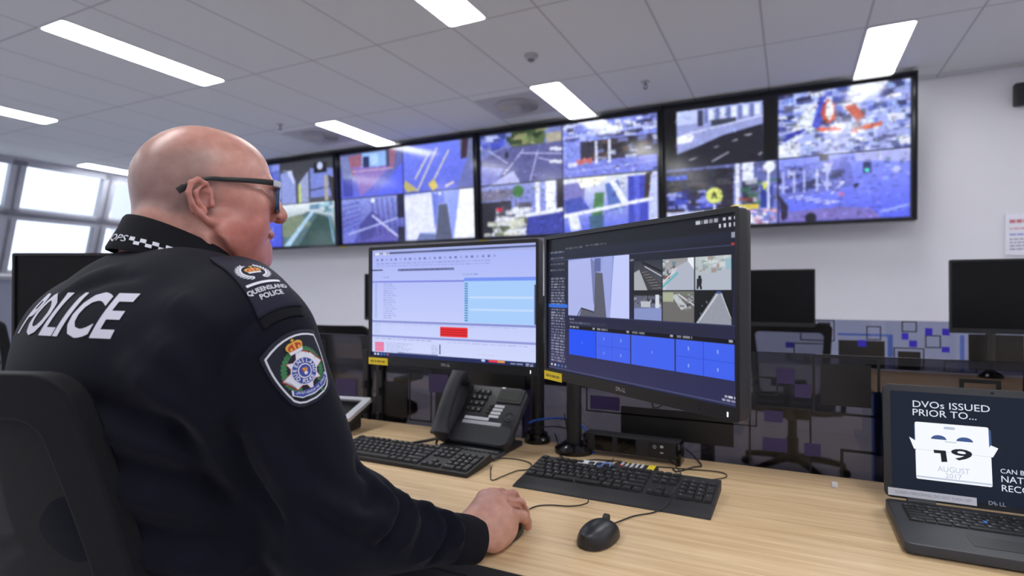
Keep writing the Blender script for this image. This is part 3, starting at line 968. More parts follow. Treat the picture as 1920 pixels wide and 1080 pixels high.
sq2 = [(-2.0, 0.76, -1.86, 0.9, 0, 0), (-2.3, 0.8, -2.2, 0.9, 1, 0), (-1.8, 0.85, -1.6, 1.0, 0, 0.005), (-2.6, 0.78, -2.4, 0.98, 0, 0.005), (-1.55, 0.76, -1.45, 0.86, 1, 0)]
glass_screen('glass_desk_screen', -3.40, -1.363, YG, 1.027, 0.55, M_GLASS_DARK, sq2, 'tinted glass desk screen left of the silver framed panel', posts=(-3.38, -1.40))


def g2(px0, py0, px1, py1, mi, e=0.0): return gq(px0, py0, px1, py1, mi, e, 3.98)


E2 = 0.0065
sq3 = [
    g2(1572, 637, 1659, 697, 0), g2(1608, 637, 1624, 650, 2), g2(1533, 604, 1557, 612, 0), g2(1500, 599, 1565, 640, 0, E2), g2(1624, 611, 1652, 638, 0, E2),
    g2(1690, 601, 1719, 623, 0, E2), g2(1690, 624, 1703, 637, 2), g2(1704, 638, 1719, 651, 2), g2(1734, 615, 1748, 629, 2), g2(1766, 616, 1780, 629, 2), g2(1765, 650, 1780, 661, 2),
    g2(1734, 628, 1764, 653, 0, E2), g2(1683, 658, 1726, 695, 0), g2(1675, 651, 1733, 702, 0, E2), g2(1815, 626, 1920, 697, 0), g2(1769, 676, 1832, 706, 0, E2),
    g2(1799, 628, 1808, 702, 3), g2(1664, 627, 1674, 699, 3), g2(1570, 624, 1664, 631, 3), g2(1690, 696, 1920, 705, 3),
    g2(1473, 641, 1488, 652, 2), g2(1473, 662, 1486, 677, 0), g2(1506, 668, 1518, 678, 0), g2(1488, 642, 1547, 680, 0, E2), g2(1290, 610, 1400, 690, 0, E2),
]
glass_screen('glass_desk_screen', -1.70, 2.35, 3.98, 1.02, 0.735, M_GLASS_LIGHT, sq3, 'pale glass desk screen with blue squares in the row behind, against the white wall')

# ------------------------------------------------------------------ monitors
M_SCREEN = screen_mat('desk_screen', 0.3, 0.97, 0.18)
MW, MH = 0.538, 0.323
MZ = 1.15


def word_rows(r, rows, seed=1):
    for k, (u0, u1, v, h, c) in enumerate(rows):
        r.words(u0, v, u1, h, c, .6, seed + k)


def pic_left():
    r = Ras(420, 236, (205, 212, 255))
    r.grad((172, 184, 250), (212, 220, 255))
    r.rect(0, 0, 1, .055, (168, 178, 232)); r.line((.05, .035), (1, .028), .016, (84, 92, 140))
    r.words(.02, .025, .12, .025, (230, 234, 255), .9, 2)
    for k in range(24): r.rect(.03 + .032 * k, .085, .045 + .032 * k, .105, [(96, 104, 170), (70, 78, 140), (140, 148, 215)][k % 3], .55)
    r.words(.03, .125, .75, .012, (120, 128, 190), .5, 5); r.words(.03, .15, .75, .012, (130, 138, 200), .5, 6)
    r.rect(.0, .185, .075, .2, (90, 98, 140)); r.rect(.18, .185, .54, .205, (112, 120, 168)); r.words(.2, .188, .5, .012, (70, 76, 110), .7, 8, .03)
    r.words(.08, .255, .12, .012, (120, 130, 190), .5, 3); r.words(.59, .24, .68, .012, (110, 130, 190), .6, 4)
    r.rect(.6, .3, 1, .66, (170, 208, 255)); r.rect(.6, .275, 1, .305, (120, 150, 245)); r.rect(0, .295, .6, .31, (128, 136, 225))
    for v in (.435, .54): r.rect(.63, v, .98, v + .018, (198, 222, 255))
    for k in range(16):
        v = .32 + .021 * k
        r.rect(.02, v, .035, v + .01, (130, 140, 205), .6); r.words(.08, v, .08 + .06 + .03 * ((k * 7) % 3) / 2, .009, (120, 130, 195), .55, 20 + k); r.rect(.602, v, .622, v + .013, (70, 130, 180), .8)
    r.rect(0, .665, 1, .685, (138, 148, 212)); r.words(.02, .69, .9, .008, (150, 158, 215), .5, 40, .04)
    r.rect(.455, .705, .62, .79, (238, 40, 44))
    for v in (.725, .746, .767): r.rect(.455, v, .62, v + .006, (150, 30, 40))
    for k in range(4): r.words(.02, .71 + .022 * k, .06, .01, (150, 160, 220), .5, 44 + k)
    r.rect(0, .802, 1, .822, (146, 154, 218)); r.words(.02, .83, .4, .009, (120, 126, 180), .6, 50, .03); r.words(.5, .835, .95, .009, (150, 156, 215), .5, 51, .03)
    r.rect(.02, .868, .085, .958, (236, 140, 180))
    for k in range(6):
        v = .87 + .0155 * k
        r.rect(.02, v, .085, v + .004, (210, 90, 120), .8); r.words(.1, v, .28 - .03 * (k % 3), .007, (140, 148, 200), .6, 60 + k); r.words(.4, v, .44, .007, (130, 138, 190), .6, 70 + k)
    r.rect(.45, .862, .457, .95, (70, 78, 120)); r.rect(.18, .955, .44, .964, (110, 118, 165)); r.words(.68, .925, .77, .008, (215, 170, 200), .6, 90)
    r.rect(0, .965, 1, 1, (36, 46, 92))
    for k, c in enumerate([(220, 225, 240), (230, 235, 250), (70, 130, 220), (60, 110, 200), (190, 90, 90)]): r.rect(.015 + .022 * k, .975, .027 + .022 * k, .992, c)
    r.rect(.7, .967, .72, .985, (190, 205, 250)); r.rect(.74, .967, .79, .985, (235, 60, 70)); r.rect(.79, .967, .83, .985, (225, 150, 80))
    r.words(.86, .978, .93, .012, (210, 215, 235), .8, 95); r.words(.94, .975, .98, .008, (210, 215, 235), .8, 96); r.words(.94, .988, .98, .008, (210, 215, 235), .8, 97)
    r.rect(.985, .34, .995, .66, (80, 88, 120))
    return r


def pic_right():
    r = Ras(460, 259, (30, 32, 52))
    r.grad((26, 28, 38), (48, 48, 86))
    r.rect(0, 0, 1, .09, (22, 24, 32)); r.rect(0, .1, 1, .14, (28, 33, 52)); r.rect(0, .165, 1, .17, (60, 66, 100))
    r.words(.84, .018, .93, .02, (215, 218, 228), .9, 2, .012)
    for k in (.945, .965, .985): r.rect(k, .02, k + .01, .035, (190, 193, 205))
    for k in (.93, .948, .966, .984): r.rect(k, .05, k + .008, .072, (200, 203, 215))
    r.rect(.975, .1, .99, .13, (150, 155, 170)); r.rect(.975, .155, .985, .168, (170, 60, 50)); r.rect(.987, .155, .995, .168, (170, 60, 50))
    for k in range(4): r.words(.015, .1 + .045 * k, .12, .012, (150, 155, 175), .7, 5 + k)
    r.words(.13, .08, .25, .012, (160, 164, 180), .6, 9); r.words(.27, .075, .4, .012, (160, 164, 180), .6, 10)
    for k in range(30): r.words(.02, .3 + .0215 * k, .125, .0125, (172, 177, 194), .8, 11 + k, .022)
    r.rect(0, .5, .145, .525, (50, 110, 220))
    # corridor picture
    r.win = (.15, .17, .53, .58); r.grad((150, 160, 225), (176, 186, 245)); r.poly([(0, .03), (.4, .0), (.46, .9), (.24, .86), (.16, 1), (0, 1)], (176, 184, 236)); r.poly([(.4, .0), (.5, .1), (.5, .6), (.45, .8)], (120, 128, 176))
    r.poly([(.48, .25), (.6, .27), (.66, 1), (.2, 1), (.25, .86), (.46, .92)], (92, 94, 108)); r.line((.24, .86), (.46, .92), .02, (40, 42, 56)); r.line((.24, .86), (.17, 1), .02, (40, 42, 56)); r.rect(.47, .02, .57, .24, (96, 104, 160)); r.poly([(.62, .0), (.75, 0), (.76, .5), (.7, 1), (.66, 1), (.6, .3)], (158, 168, 226)); r.poly([(.78, 0), (1, 0), (1, 1), (.7, 1)], (196, 204, 252)); r.line((.77, 0), (.71, 1), .01, (110, 118, 180))
    r.win = (0, 0, 1, 1); r.rect(.53, .165, .535, .59, (26, 28, 40)); r.words(.535, .2, .56, .014, (210, 212, 220), .8, 50)
    # six camera pictures
    def six(i, j): r.win = (.555 + .1415 * i, .215 + .187 * j, .694 + .1415 * i, .398 + .187 * j)
    six(0, 0); r.grad((50, 52, 62), (90, 92, 100)); r.poly([(0, .4), (.2, .3), (.5, 1), (0, 1)], (170, 172, 180)); r.poly([(.25, .3), (.35, .3), (1, .8), (1, 1), (.5, 1)], (64, 62, 66))
    for k in range(7): r.line((.3 + .06 * k, .4 + .09 * k), (.5 + .09 * k, .38 + .09 * k), .02, (140, 138, 140))
    r.line((.3, .05), (1, .4), .08, (26, 26, 30)); r.line((.4, .2), (1, .55), .04, (190, 192, 200))
    six(1, 0); r.grad((150, 148, 150), (196, 200, 212)); r.rect(.8, 0, 1, .5, (236, 240, 246)); r.poly([(.4, .3), (.8, .1), (1, .4), (1, 1), (.1, 1)], (176, 182, 198)); r.clutter(0, .0, .4, .6, 26, .06, [(70, 66, 70), (200, 202, 210), (150, 90, 70), (90, 130, 140)], .8, 21); r.line((0, .9), (.5, .45), .06, (80, 180, 190)); r.line((0, .75), (.4, .4), .04, (220, 224, 230))
    six(2, 0); r.grad((190, 198, 200), (168, 176, 190)); r.clutter(0, .05, .9, .45, 30, .06, [(130, 150, 150), (220, 226, 226), (150, 120, 110), (170, 190, 186)], .6, 22); r.rect(.85, .1, 1, .6, (150, 186, 200)); r.poly([(0, .6), (1, .4), (1, 1), (0, 1)], (178, 186, 200)); r.disc(.13, .62, .06, (30, 30, 34)); r.poly([(.05, .66), (.2, .66), (.18, .85), (.2, .98), (.14, .98), (.12, .86), (.08, .98), (.04, .98)], (36, 36, 42))
    six(0, 1); r.grad((84, 84, 96), (130, 140, 186)); r.rect(0, 0, 1, .16, (36, 34, 38)); r.clutter(0, .2, 1, .5, 24, .05, [(40, 40, 50), (190, 190, 196), (120, 116, 124)], .8, 23); r.rect(.25, .35, .6, .55, (190, 192, 200)); r.rect(.78, .12, .9, .6, (214, 218, 226)); r.poly([(0, .6), (1, .55), (1, 1), (0, 1)], (136, 148, 200)); r.rect(.48, .05, .5, .3, (20, 20, 24))
    six(1, 1); r.grad((118, 122, 110), (84, 84, 84)); r.poly([(0, .3), (.5, .15), (1, .2), (1, 1), (0, 1)], (110, 108, 106)); r.poly([(.3, .15), (.45, .1), (.8, .5), (.6, .6)], (190, 196, 200)); r.rect(0, .05, .35, .35, (168, 176, 150)); r.line((.5, .1), (1, .45), .05, (205, 208, 214)); r.clutter(.5, .1, 1, .6, 18, .05, [(60, 60, 64), (170, 172, 180), (120, 124, 120)], .7, 24)
    six(2, 1); r.grad((26, 28, 30), (20, 22, 26)); r.poly([(.58, .06), (.74, .06), (1, .9), (1, 1), (.0, 1)], (150, 154, 166)); r.line((.62, .1), (.05, 1), .03, (230, 232, 240)); r.line((.72, .08), (1, .85), .02, (225, 228, 236)); r.rect(.6, .02, .72, .08, (60, 90, 150)); r.clutter(.1, .3, .9, .95, 20, .03, [(140, 144, 156), (160, 164, 176)], .6, 25)
    r.win = (0, 0, 1, 1)
    for k in (0, 1, 2, 3): r.rect(.551 + .1415 * k, .21, .555 + .1415 * k, .59, (24, 25, 32))
    r.rect(.55, .397, .98, .403, (24, 25, 32)); r.rect(.15, .58, 1, .586, (52, 58, 88)); r.words(.16, .6, .19, .012, (170, 174, 190), .8, 55); r.rect(.155, .62, .4, .645, (48, 52, 74)); r.words(.16, .625, .3, .012, (120, 126, 150), .7, 56); r.rect(.5, .62, .9, .64, (38, 41, 60))
    r.rect(.15, .655, 1, .675, (16, 17, 22))
    tiles = [(.155, .335, 1), (.338, .535, 4), (.54, .75, 1), (.755, .985, 4)]
    for k, (a, b, n) in enumerate(tiles):
        r.words(a + .005, .657, a + .07, .013, (205, 208, 218), .85, 60 + k, .02); r.rect(b - .02, .657, b - .006, .67, (200, 203, 215), .8)
        r.rect(a, .68, b, .865, (36, 84, 246) if k == 0 else (66, 100, 240))
        if n == 4:
            r.rect((a + b) / 2 - .001, .68, (a + b) / 2 + .001, .865, (40, 66, 190)); r.rect(a, .772, b, .775, (40, 66, 190))
            for i in (0, 1):
                for j in (0, 1): r.rect(a + (b - a) * (.23 + .5 * i), .715 + .095 * j, a + (b - a) * (.23 + .5 * i) + .004, .735 + .095 * j, (180, 200, 255), .8)
        else: r.rect((a + b) / 2, .765, (a + b) / 2 + .004, .78, (150, 175, 255), .7)
    r.rect(0, .985, 1, .988, (90, 96, 130)); r.words(.95, .945, .99, .012, (220, 222, 232), .9, 80, .012); r.words(.94, .965, .99, .012, (220, 222, 232), .9, 81, .012)
    for k, c in enumerate([(220, 225, 240), (230, 235, 250), (70, 130, 220), (60, 110, 200), (120, 120, 140)]): r.rect(.02 + .026 * k, .955, .032 + .026 * k, .972, c)
    return r


def monitor_parts(o, pic, sticker=True, logo=True, lit=True):
    """front faces -y; origin at the middle of the screen"""
    rx = Matrix.Rotation(PI / 2, 4, 'X')
    bm = B()
    ring(bm, rrect(MW, MH, 0.006, 3), rrect(MW - 0.016, MH - 0.03, 0.002, 3, 0, 0.0065), -0.004, 0.012, rx)
    obj('bezel', bm, M_BEZEL, o, 30)
    bm = B()
    box(bm, (0, 0.008, 0), (MW - 0.006, 0.024, MH - 0.006), 0.005)
    box(bm, (0, 0.03, -0.01), (MW * 0.62, 0.03, MH * 0.62), 0.014)
    obj('rear_shell', bm, M_BEZEL, o, 30)
    M0 = Matrix.Translation((0, -0.005, 0.0065))
    if pic is not None:
        pic.mesh('screen', MW - 0.016, MH - 0.03, M0, M_SCREEN, o)
    else:
        bm = B(); box(bm, (0, -0.0045, 0.0065), (MW - 0.016, 0.002, MH - 0.03)); obj('screen', bm, M_PANELOFF, o)
    if logo:
        bm = B(); text(bm, 'D', 0.0105, XZ((-0.0105, -0.0126, -MH / 2 + 0.0105)), offset=0.02)
        text(bm, 'E', 0.0105, XZ((-0.0030, -0.0126, -MH / 2 + 0.0105)) @ Matrix.Rotation(R(38), 4, 'Z'), offset=0.02)
        text(bm, 'LL', 0.0105, XZ((0.0082, -0.0126, -MH / 2 + 0.0105)), offset=0.02)
        obj('logo', bm, M_LOGO, o)
        bm = B()
        for k in range(4): box(bm, (MW / 2 - 0.06 - 0.022 * k, -0.0122, -MH / 2 + 0.009), (0.006, 0.0015, 0.002))
        obj('menu_buttons', bm, M_BLACK, o)
        bm = B(); box(bm, (MW / 2 - 0.022, -0.0123, -MH / 2 + 0.010), (0.0022, 0.001, 0.0075)); obj('power_light', bm, M_PWR, o)
    if sticker:
        bm = B(); box(bm, (-MW / 2 + 0.037, -0.0128, -MH / 2 + 0.0065), (0.07, 0.0014, 0.019), 0, None, 0)
        st = obj('sticker', bm, M_YELLOW, o)
        bm = B(); x = -MW / 2 + 0.01
        for wdt in (0.012, 0.006, 0.014, 0.012):
            box(bm, (x + wdt / 2, -0.0138, -MH / 2 + 0.0065), (wdt, 0.0004, 0.005)); x += wdt + 0.003
        obj('sticker_print', bm, M_STICKTXT, st)


M_PWR = emit('power_led', (0.9, 0.95, 1, 1), 1.3)


def monitor(c, yaw, label, pic=None, lit=True, tiltx=0.0):
    o = empty('monitor', c, yaw, label, 'monitor', 'desk monitors')
    o.rotation_euler = (tiltx, 0, yaw)
    monitor_parts(o, pic, sticker=lit, logo=lit, lit=lit)
    return o


def arm(mon, base, rb=0.055):
    """pole with round clamp base and a bent arm to the back of a monitor"""
    bpy.context.view_layer.update()
    target = mon.matrix_world @ Vector((0, 0.05, -0.01))
    o = empty('monitor_arm', base)
    o.parent = mon
    o.matrix_parent_inverse = mon.matrix_world.inverted()
    b = Vector(base); t = Vector(target) - b
    bm = B(); lathe(bm, [(0.0001, 0.0), (rb, 0.0), (rb, 0.012), (rb * 0.8, 0.02), (0.032, 0.028), (0.0001, 0.028)], 28)
    obj('base', bm, M_GLOSSBLACK, o, 40)
    bm = B(); cyl(bm, (0, 0, 0.02), (0, 0, t.z + 0.03), 0.021, seg=24); obj('pole', bm, M_BLACK, o, 40)
    bm = B()
    k = Vector((t.x * 0.5 + t.y * 0.25, t.y * 0.5 + 0.08, t.z - 0.01))
    tube(bm, [(0, 0, t.z), k], 0.02, 10); tube(bm, [k, (t.x, t.y, t.z)], 0.017, 10)
    cyl(bm, (0, 0, t.z - 0.03), (0, 0, t.z + 0.035), 0.03); cyl(bm, k - Vector((0, 0, 0.03)), k + Vector((0, 0, 0.03)), 0.024)
    obj('arm', bm, M_BLACK, o, 40)
    bm = B(); d = Vector((t.x, t.y, 0)).normalized()
    cyl(bm, t - Vector((0, 0, 0.05)), t + Vector((0, 0, 0.05)), 0.02); obj('tilt_head', bm, M_BLACK, o, 40)
    return o


for c_, yaw_, lb_, pic_, lit_, base_, rb_ in (
    ((-0.7975, 1.259, 1.149), -4.2, 'lit monitor with pale list window and red bar, left of the pair', pic_left, True, (-0.698, 1.605, DZ), 0.04),
    ((-0.2835, 1.072, 1.152), -34.8, 'lit monitor with dark camera software and blue tiles, right of the pair', pic_right, True, (-0.56, 1.55, DZ), 0.055),
    ((-2.0, 1.07, 1.149), 26, 'black switched off monitor behind the bald man\'s left shoulder', None, False, (-1.95, 1.5, DZ), 0.055),
    ((0.895, 3.14, 1.167), 1, 'black switched off monitor in the row behind, above the laptop', None, False, (0.95, 3.86, DZ), 0.055),
    ((-0.152, 3.6, 1.153), 0, 'black switched off monitor in the row behind, right of the right lit monitor', None, False, (-0.52, 3.86, DZ), 0.055),
    ((-2.43, 3.16, 1.153), -3, 'black switched off monitor in the row behind, peeking left of the left lit monitor', None, False, (-2.4, 3.86, DZ), 0.055),
):
    arm(monitor(c_, R(yaw_), lb_, pic_() if pic_ else None, lit_), base_, rb_)

# ------------------------------------------------------------------ task chairs
M_MESHBACK = glass_mat('open_mesh_fabric', (0.5, 0.5, 0.53, 1), rough=0.6)
M_CHAIRFRAME = mat('chair_frame', rgb(15, 15, 19), 0.6, var=0.06, vscale=30, bump=0.06, bscale=700, spec=0.25)
M_SEATFAB = mat('seat_fabric', rgb(24, 24, 28), 0.9, var=0.1, vscale=60, bump=0.3, bscale=900)


def mesh_dense():
    """tight woven mesh: fine dark threads with small gaps"""
    m = bpy.data.materials.new('tight_mesh_fabric'); m.use_nodes = True
    t = m.node_tree; b = t.nodes['Principled BSDF']
    tc = t.nodes.new('ShaderNodeTexCoord')
    ck = t.nodes.new('ShaderNodeTexChecker'); ck.inputs['Scale'].default_value = 420
    t.links.new(tc.outputs['Object'], ck.inputs['Vector'])
    ck.inputs[1].default_value = rgb(10, 10, 12); ck.inputs[2].default_value = rgb(19, 19, 22)
    t.links.new(ck.outputs['Color'], b.inputs['Base Color'])
    b.inputs['Roughness'].default_value = 0.8
    tr = t.nodes.new('ShaderNodeBsdfTransparent')
    mx = t.nodes.new('ShaderNodeMixShader'); mx.inputs[0].default_value = 0.975
    t.links.new(tr.outputs[0], mx.inputs[1]); t.links.new(b.outputs[0], mx.inputs[2])
    t.links.new(mx.outputs[0], t.nodes['Material Output'].inputs['Surface'])
    return m


M_MESHTIGHT = mesh_dense()


def make_chair(label, meshm, group='black mesh backed task chairs', top=1.0, wid=0.47, taper=0.05):
    """faces +y; back at y<0; origin on the floor under the column"""
    o = empty('task_chair', (0, 0, 0), 0, label, 'chair', group)
    H = top - 0.52

    def bent(z):   # backrest curve: forward lumbar, reclined top
        t = (z - 0.52) / H
        return -0.212 - 0.085 * max(0.0, (t - 0.36) / 0.64) ** 1.3 - 0.01 * (1 - min(1, t * 3))
    # frame: rounded trapezoid swept on the curved back
    out = []; inn = []
    n = 6
    wt, wb, fr = wid, wid - taper, 0.045

    def outline(wt, wb, z0, z1, r):
        pts = []
        for sx, sz, a0 in ((1, 1, 0), (-1, 1, 90), (-1, -1, 180), (1, -1, 270)):
            ww = wt if sz > 0 else wb
            zc = (z1 - r) if sz > 0 else (z0 + r)
            for k in range(n + 1):
                a = R(a0 + 90 * k / n)
                pts.append((sx * (ww / 2 - r) + r * math.cos(a), zc + r * math.sin(a)))
        # densify long sides
        res = []
        for i, p in enumerate(pts):
            q = pts[(i + 1) % len(pts)]
            m = 8 if math.hypot(q[0] - p[0], q[1] - p[1]) > 0.1 else 1
            for k in range(m): res.append((p[0] + (q[0] - p[0]) * k / m, p[1] + (q[1] - p[1]) * k / m))
        return res
    oo = outline(wt, wb, 0.52, top, 0.036); ii = outline(wt - 2 * fr, wb - 2 * fr, 0.52 + fr, top - fr * 1.25, 0.03)

    def dish(x): return 0.05 * (1 - (2 * x / wid) ** 2)   # back wraps round the sitter
    bm = B()
    L = []
    for pl, dy in ((oo, -0.014), (oo, 0.014), (ii, 0.014), (ii, -0.014)):
        L.append([bm.verts.new((x, bent(z) + dy - dish(x), z)) for x, z in pl])
    N = len(oo)
    for a in range(4):
        b = (a + 1) % 4
        for i in range(N): bm.faces.new((L[a][i], L[a][(i + 1) % N], L[b][(i + 1) % N], L[b][i]))
    es = [e for e in bm.edges if any(v in L[0] or v in L[1] for v in e.verts) and e.calc_length() > 0]
    f = obj('back_frame', bm, M_CHAIRFRAME, o, 50)
    bv = f.modifiers.new('soft edges', 'BEVEL'); bv.width = 0.004; bv.segments = 3; bv.limit_method = 'ANGLE'; bv.angle_limit = R(50)
    # mesh panel
    bm = B()
    nx, nz = 12, 16
    g = []
    for j in range(nz + 1):
        z = 0.52 + fr * 0.7 + (top - fr - 0.52 - fr * 0.7) * j / nz
        hw = (wb - fr) / 2 + ((wt - fr) - (wb - fr)) / 2 * j / nz
        g.append([bm.verts.new((-hw + 2 * hw * i / nx, bent(z) - dish(-hw + 2 * hw * i / nx), z)) for i in range(nx + 1)])
    for j in range(nz):
        for i in range(nx): bm.faces.new((g[j][i], g[j][i + 1], g[j + 1][i + 1], g[j + 1][i]))
    obj('mesh_panel', bm, meshm, o, 180)
    bm = B()
    tube(bm, [(0, -0.29, 0.62), (0, -0.3, 0.5), (0, -0.24, 0.42), (0, -0.05, 0.40)], 0.026, 10)
    box(bm, (0, -0.275, 0.63), (0.2, 0.02, 0.05), 0.008)
    obj('back_support', bm, M_CHAIRFRAME, o, 50)
    bm = B(); prism(bm, rrect(0.49, 0.47, 0.09, 6, 0, 0.03), 0.425, 0.49, None, 0, 0.02); obj('seat', bm, M_SEATFAB, o, 50)
    bm = B(); box(bm, (0, 0, 0.405), (0.22, 0.26, 0.05), 0.012); cyl(bm, (0, 0, 0.1), (0, 0, 0.39), 0.027); cyl(bm, (0, 0, 0.08), (0, 0, 0.24), 0.036)
    obj('gas_column', bm, M_CHAIRFRAME, o, 50)
    for s in (-1, 1):
        bm = B()
        tube(bm, [(0.2 * s, 0.0, 0.415), (0.28 * s, 0.0, 0.42), (0.29 * s, 0.0, 0.5), (0.29 * s, 0.0, 0.66)], 0.016, 8)
        prism(bm, rrect(0.08, 0.24, 0.03, 4, 0.29 * s, 0.03), 0.655, 0.685, None, 0, 0.008)
        obj('armrest', bm, M_CHAIRFRAME, o, 50)
    for k in range(5):
        a = 2 * PI * k / 5 + 0.3
        bm = B(); c, s = math.cos(a), math.sin(a)
        tube(bm, [(0.03 * c, 0.03 * s, 0.115), (0.16 * c, 0.16 * s, 0.10), (0.31 * c, 0.31 * s, 0.075)], 0.02, 8, rad=lambda t: 0.027 - 0.01 * t)
        lg = obj('base_leg', bm, M_CHAIRFRAME, o, 50)
        bm = B()
        for q in (-1, 1):
            p = Vector((0.31 * c, 0.31 * s, 0.028)); d = Vector((-s, c, 0)) * 0.014 * q
            cyl(bm, p + d * 0.4, p + d * 1.6, 0.028, seg=16)
        cyl(bm, (0.31 * c, 0.31 * s, 0.03), (0.31 * c, 0.31 * s, 0.075), 0.008)
        obj('caster', bm, M_BLACK, lg, 50)
    return o


c0 = make_chair('black mesh task chair the bald man sits on, cut by the left edge', M_MESHTIGHT, top=1.093, wid=0.47, taper=-0.06)
c0.location = (-0.995, 0.650, 0)
c0.rotation_euler = (0, 0, R(4))
rc = make_chair('black mesh task chair cut by the right edge, above the laptop', M_MESHBACK, top=1.058)
rc.location = (0.885, 2.7, 0); rc.rotation_euler = (0, 0, R(6))
bc = make_chair('black mesh task chair in the row behind, right of the right lit monitor', M_MESHBACK)
bc.location = (0.0, 4.17, 0); bc.rotation_euler = (0, 0, R(-4))
for loc, rz, lb in (((-2.36, 2.78, 0), 3, 'black mesh task chair beside the man\'s sleeve patch, left of the left lit monitor'),
                    ((-4.95, 2.1, 0), 20, 'black mesh task chair far off at the left edge below the windows')):
    c = copy_tree(bc); c.location = loc; c.rotation_euler = (0, 0, R(rz)); c['label'] = lb

# ------------------------------------------------------------------ keyboards
U = 0.019


def key_layout():
    """(x, row, width, height, legend) in key units; row 0 is the function row"""
    K = []
    x = 0
    for n, l in enumerate(['Esc'] + ['F%d' % i for i in range(1, 13)]):
        xx = [0, 2, 3, 4, 5, 6.5, 7.5, 8.5, 9.5, 11, 12, 13, 14][n]
        K.append((xx, 0, 1, 1, l))
    def row(r, items):
        x = 0
        for l, w_ in items:
            K.append((x, r, w_, 1, l)); x += w_
    row(1, [(c, 1) for c in '`1234567890-='] + [('Bksp', 2)])
    row(2, [('Tab', 1.5)] + [(c, 1) for c in 'QWERTYUIOP[]'] + [('\\', 1.5)])
    row(3, [('Caps', 1.75)] + [(c, 1) for c in "ASDFGHJKL;'"] + [('Enter', 2.25)])
    row(4, [('Shift', 2.25)] + [(c, 1) for c in 'ZXCVBNM,./'] + [('Shift', 2.75)])
    row(5, [('Ctrl', 1.25), ('', 1.25), ('Alt', 1.25), ('', 6.25), ('Alt', 1.25), ('', 1.25), ('', 1.25), ('Ctrl', 1.25)])
    n0 = 15.4
    for k, l in enumerate(['Prt', 'Scr', 'Brk']): K.append((n0 + k, 0, 1, 1, l))
    for k, l in enumerate(['Ins', 'Hom', 'Pg']): K.append((n0 + k, 1, 1, 1, l))
    for k, l in enumerate(['Del', 'End', 'Pg']): K.append((n0 + k, 2, 1, 1, l))
    K += [(n0 + 1, 4, 1, 1, '^'), (n0, 5, 1, 1, '<'), (n0 + 1, 5, 1, 1, 'v'), (n0 + 2, 5, 1, 1, '>')]
    p = 18.8
    for r, s in ((1, ['Num', '/', '*', '-']), (2, '789'), (3, '456'), (4, '123')):
        for k, l in enumerate(s): K.append((p + k, r, 1, 1, l))
    K += [(p + 3, 2, 1, 2, '+'), (p, 5, 2, 1, '0'), (p + 2, 5, 1, 1, '.'), (p + 3, 4, 1, 2, 'En')]
    return K


KEYMESH = {}


def key_mesh(wd, dp, legend, h=0.0055, u=U):
    k = (round(wd, 3), round(dp, 3), legend, h, u)
    if k in KEYMESH: return KEYMESH[k]
    bm = B()
    gw, gd = wd * u - 0.0026, dp * u - 0.0026
    t = 0.0018 if h > 0.003 else 0.0004
    lo = [bm.verts.new((sx * gw / 2, sy * gd / 2, 0)) for sx, sy in ((-1, -1), (1, -1), (1, 1), (-1, 1))]
    hi = [bm.verts.new((sx * (gw / 2 - t), sy * (gd / 2 - t), h)) for sx, sy in ((-1, -1), (1, -1), (1, 1), (-1, 1))]
    bm.faces.new(hi); bm.faces.new(lo[::-1])
    for i in range(4): bm.faces.new((lo[i], lo[(i + 1) % 4], hi[(i + 1) % 4], hi[i]))
    es = [e for e in bm.edges if all(v in hi for v in e.verts)] + [e for e in bm.edges if (e.verts[0] in lo) != (e.verts[1] in lo)]
    bmesh.ops.bevel(bm, geom=es, offset=0.0007 if h > 0.003 else 0.0002, segments=1, affect='EDGES')
    bmesh.ops.recalc_face_normals(bm, faces=bm.faces[:])
    if legend:
        sz = 0.0072 if len(legend) == 1 else 0.0042
        text(bm, legend, sz, Matrix.Translation((-gw * 0.16 if wd < 1.3 else -gw / 2 + 0.008, gd * 0.12, h + 0.00012)), mi=1)
    me = bpy.data.meshes.new('key'); bm.to_mesh(me); bm.free()
    me.materials.append(M_KEY); me.materials.append(M_LEGEND)
    KEYMESH[k] = me
    return me


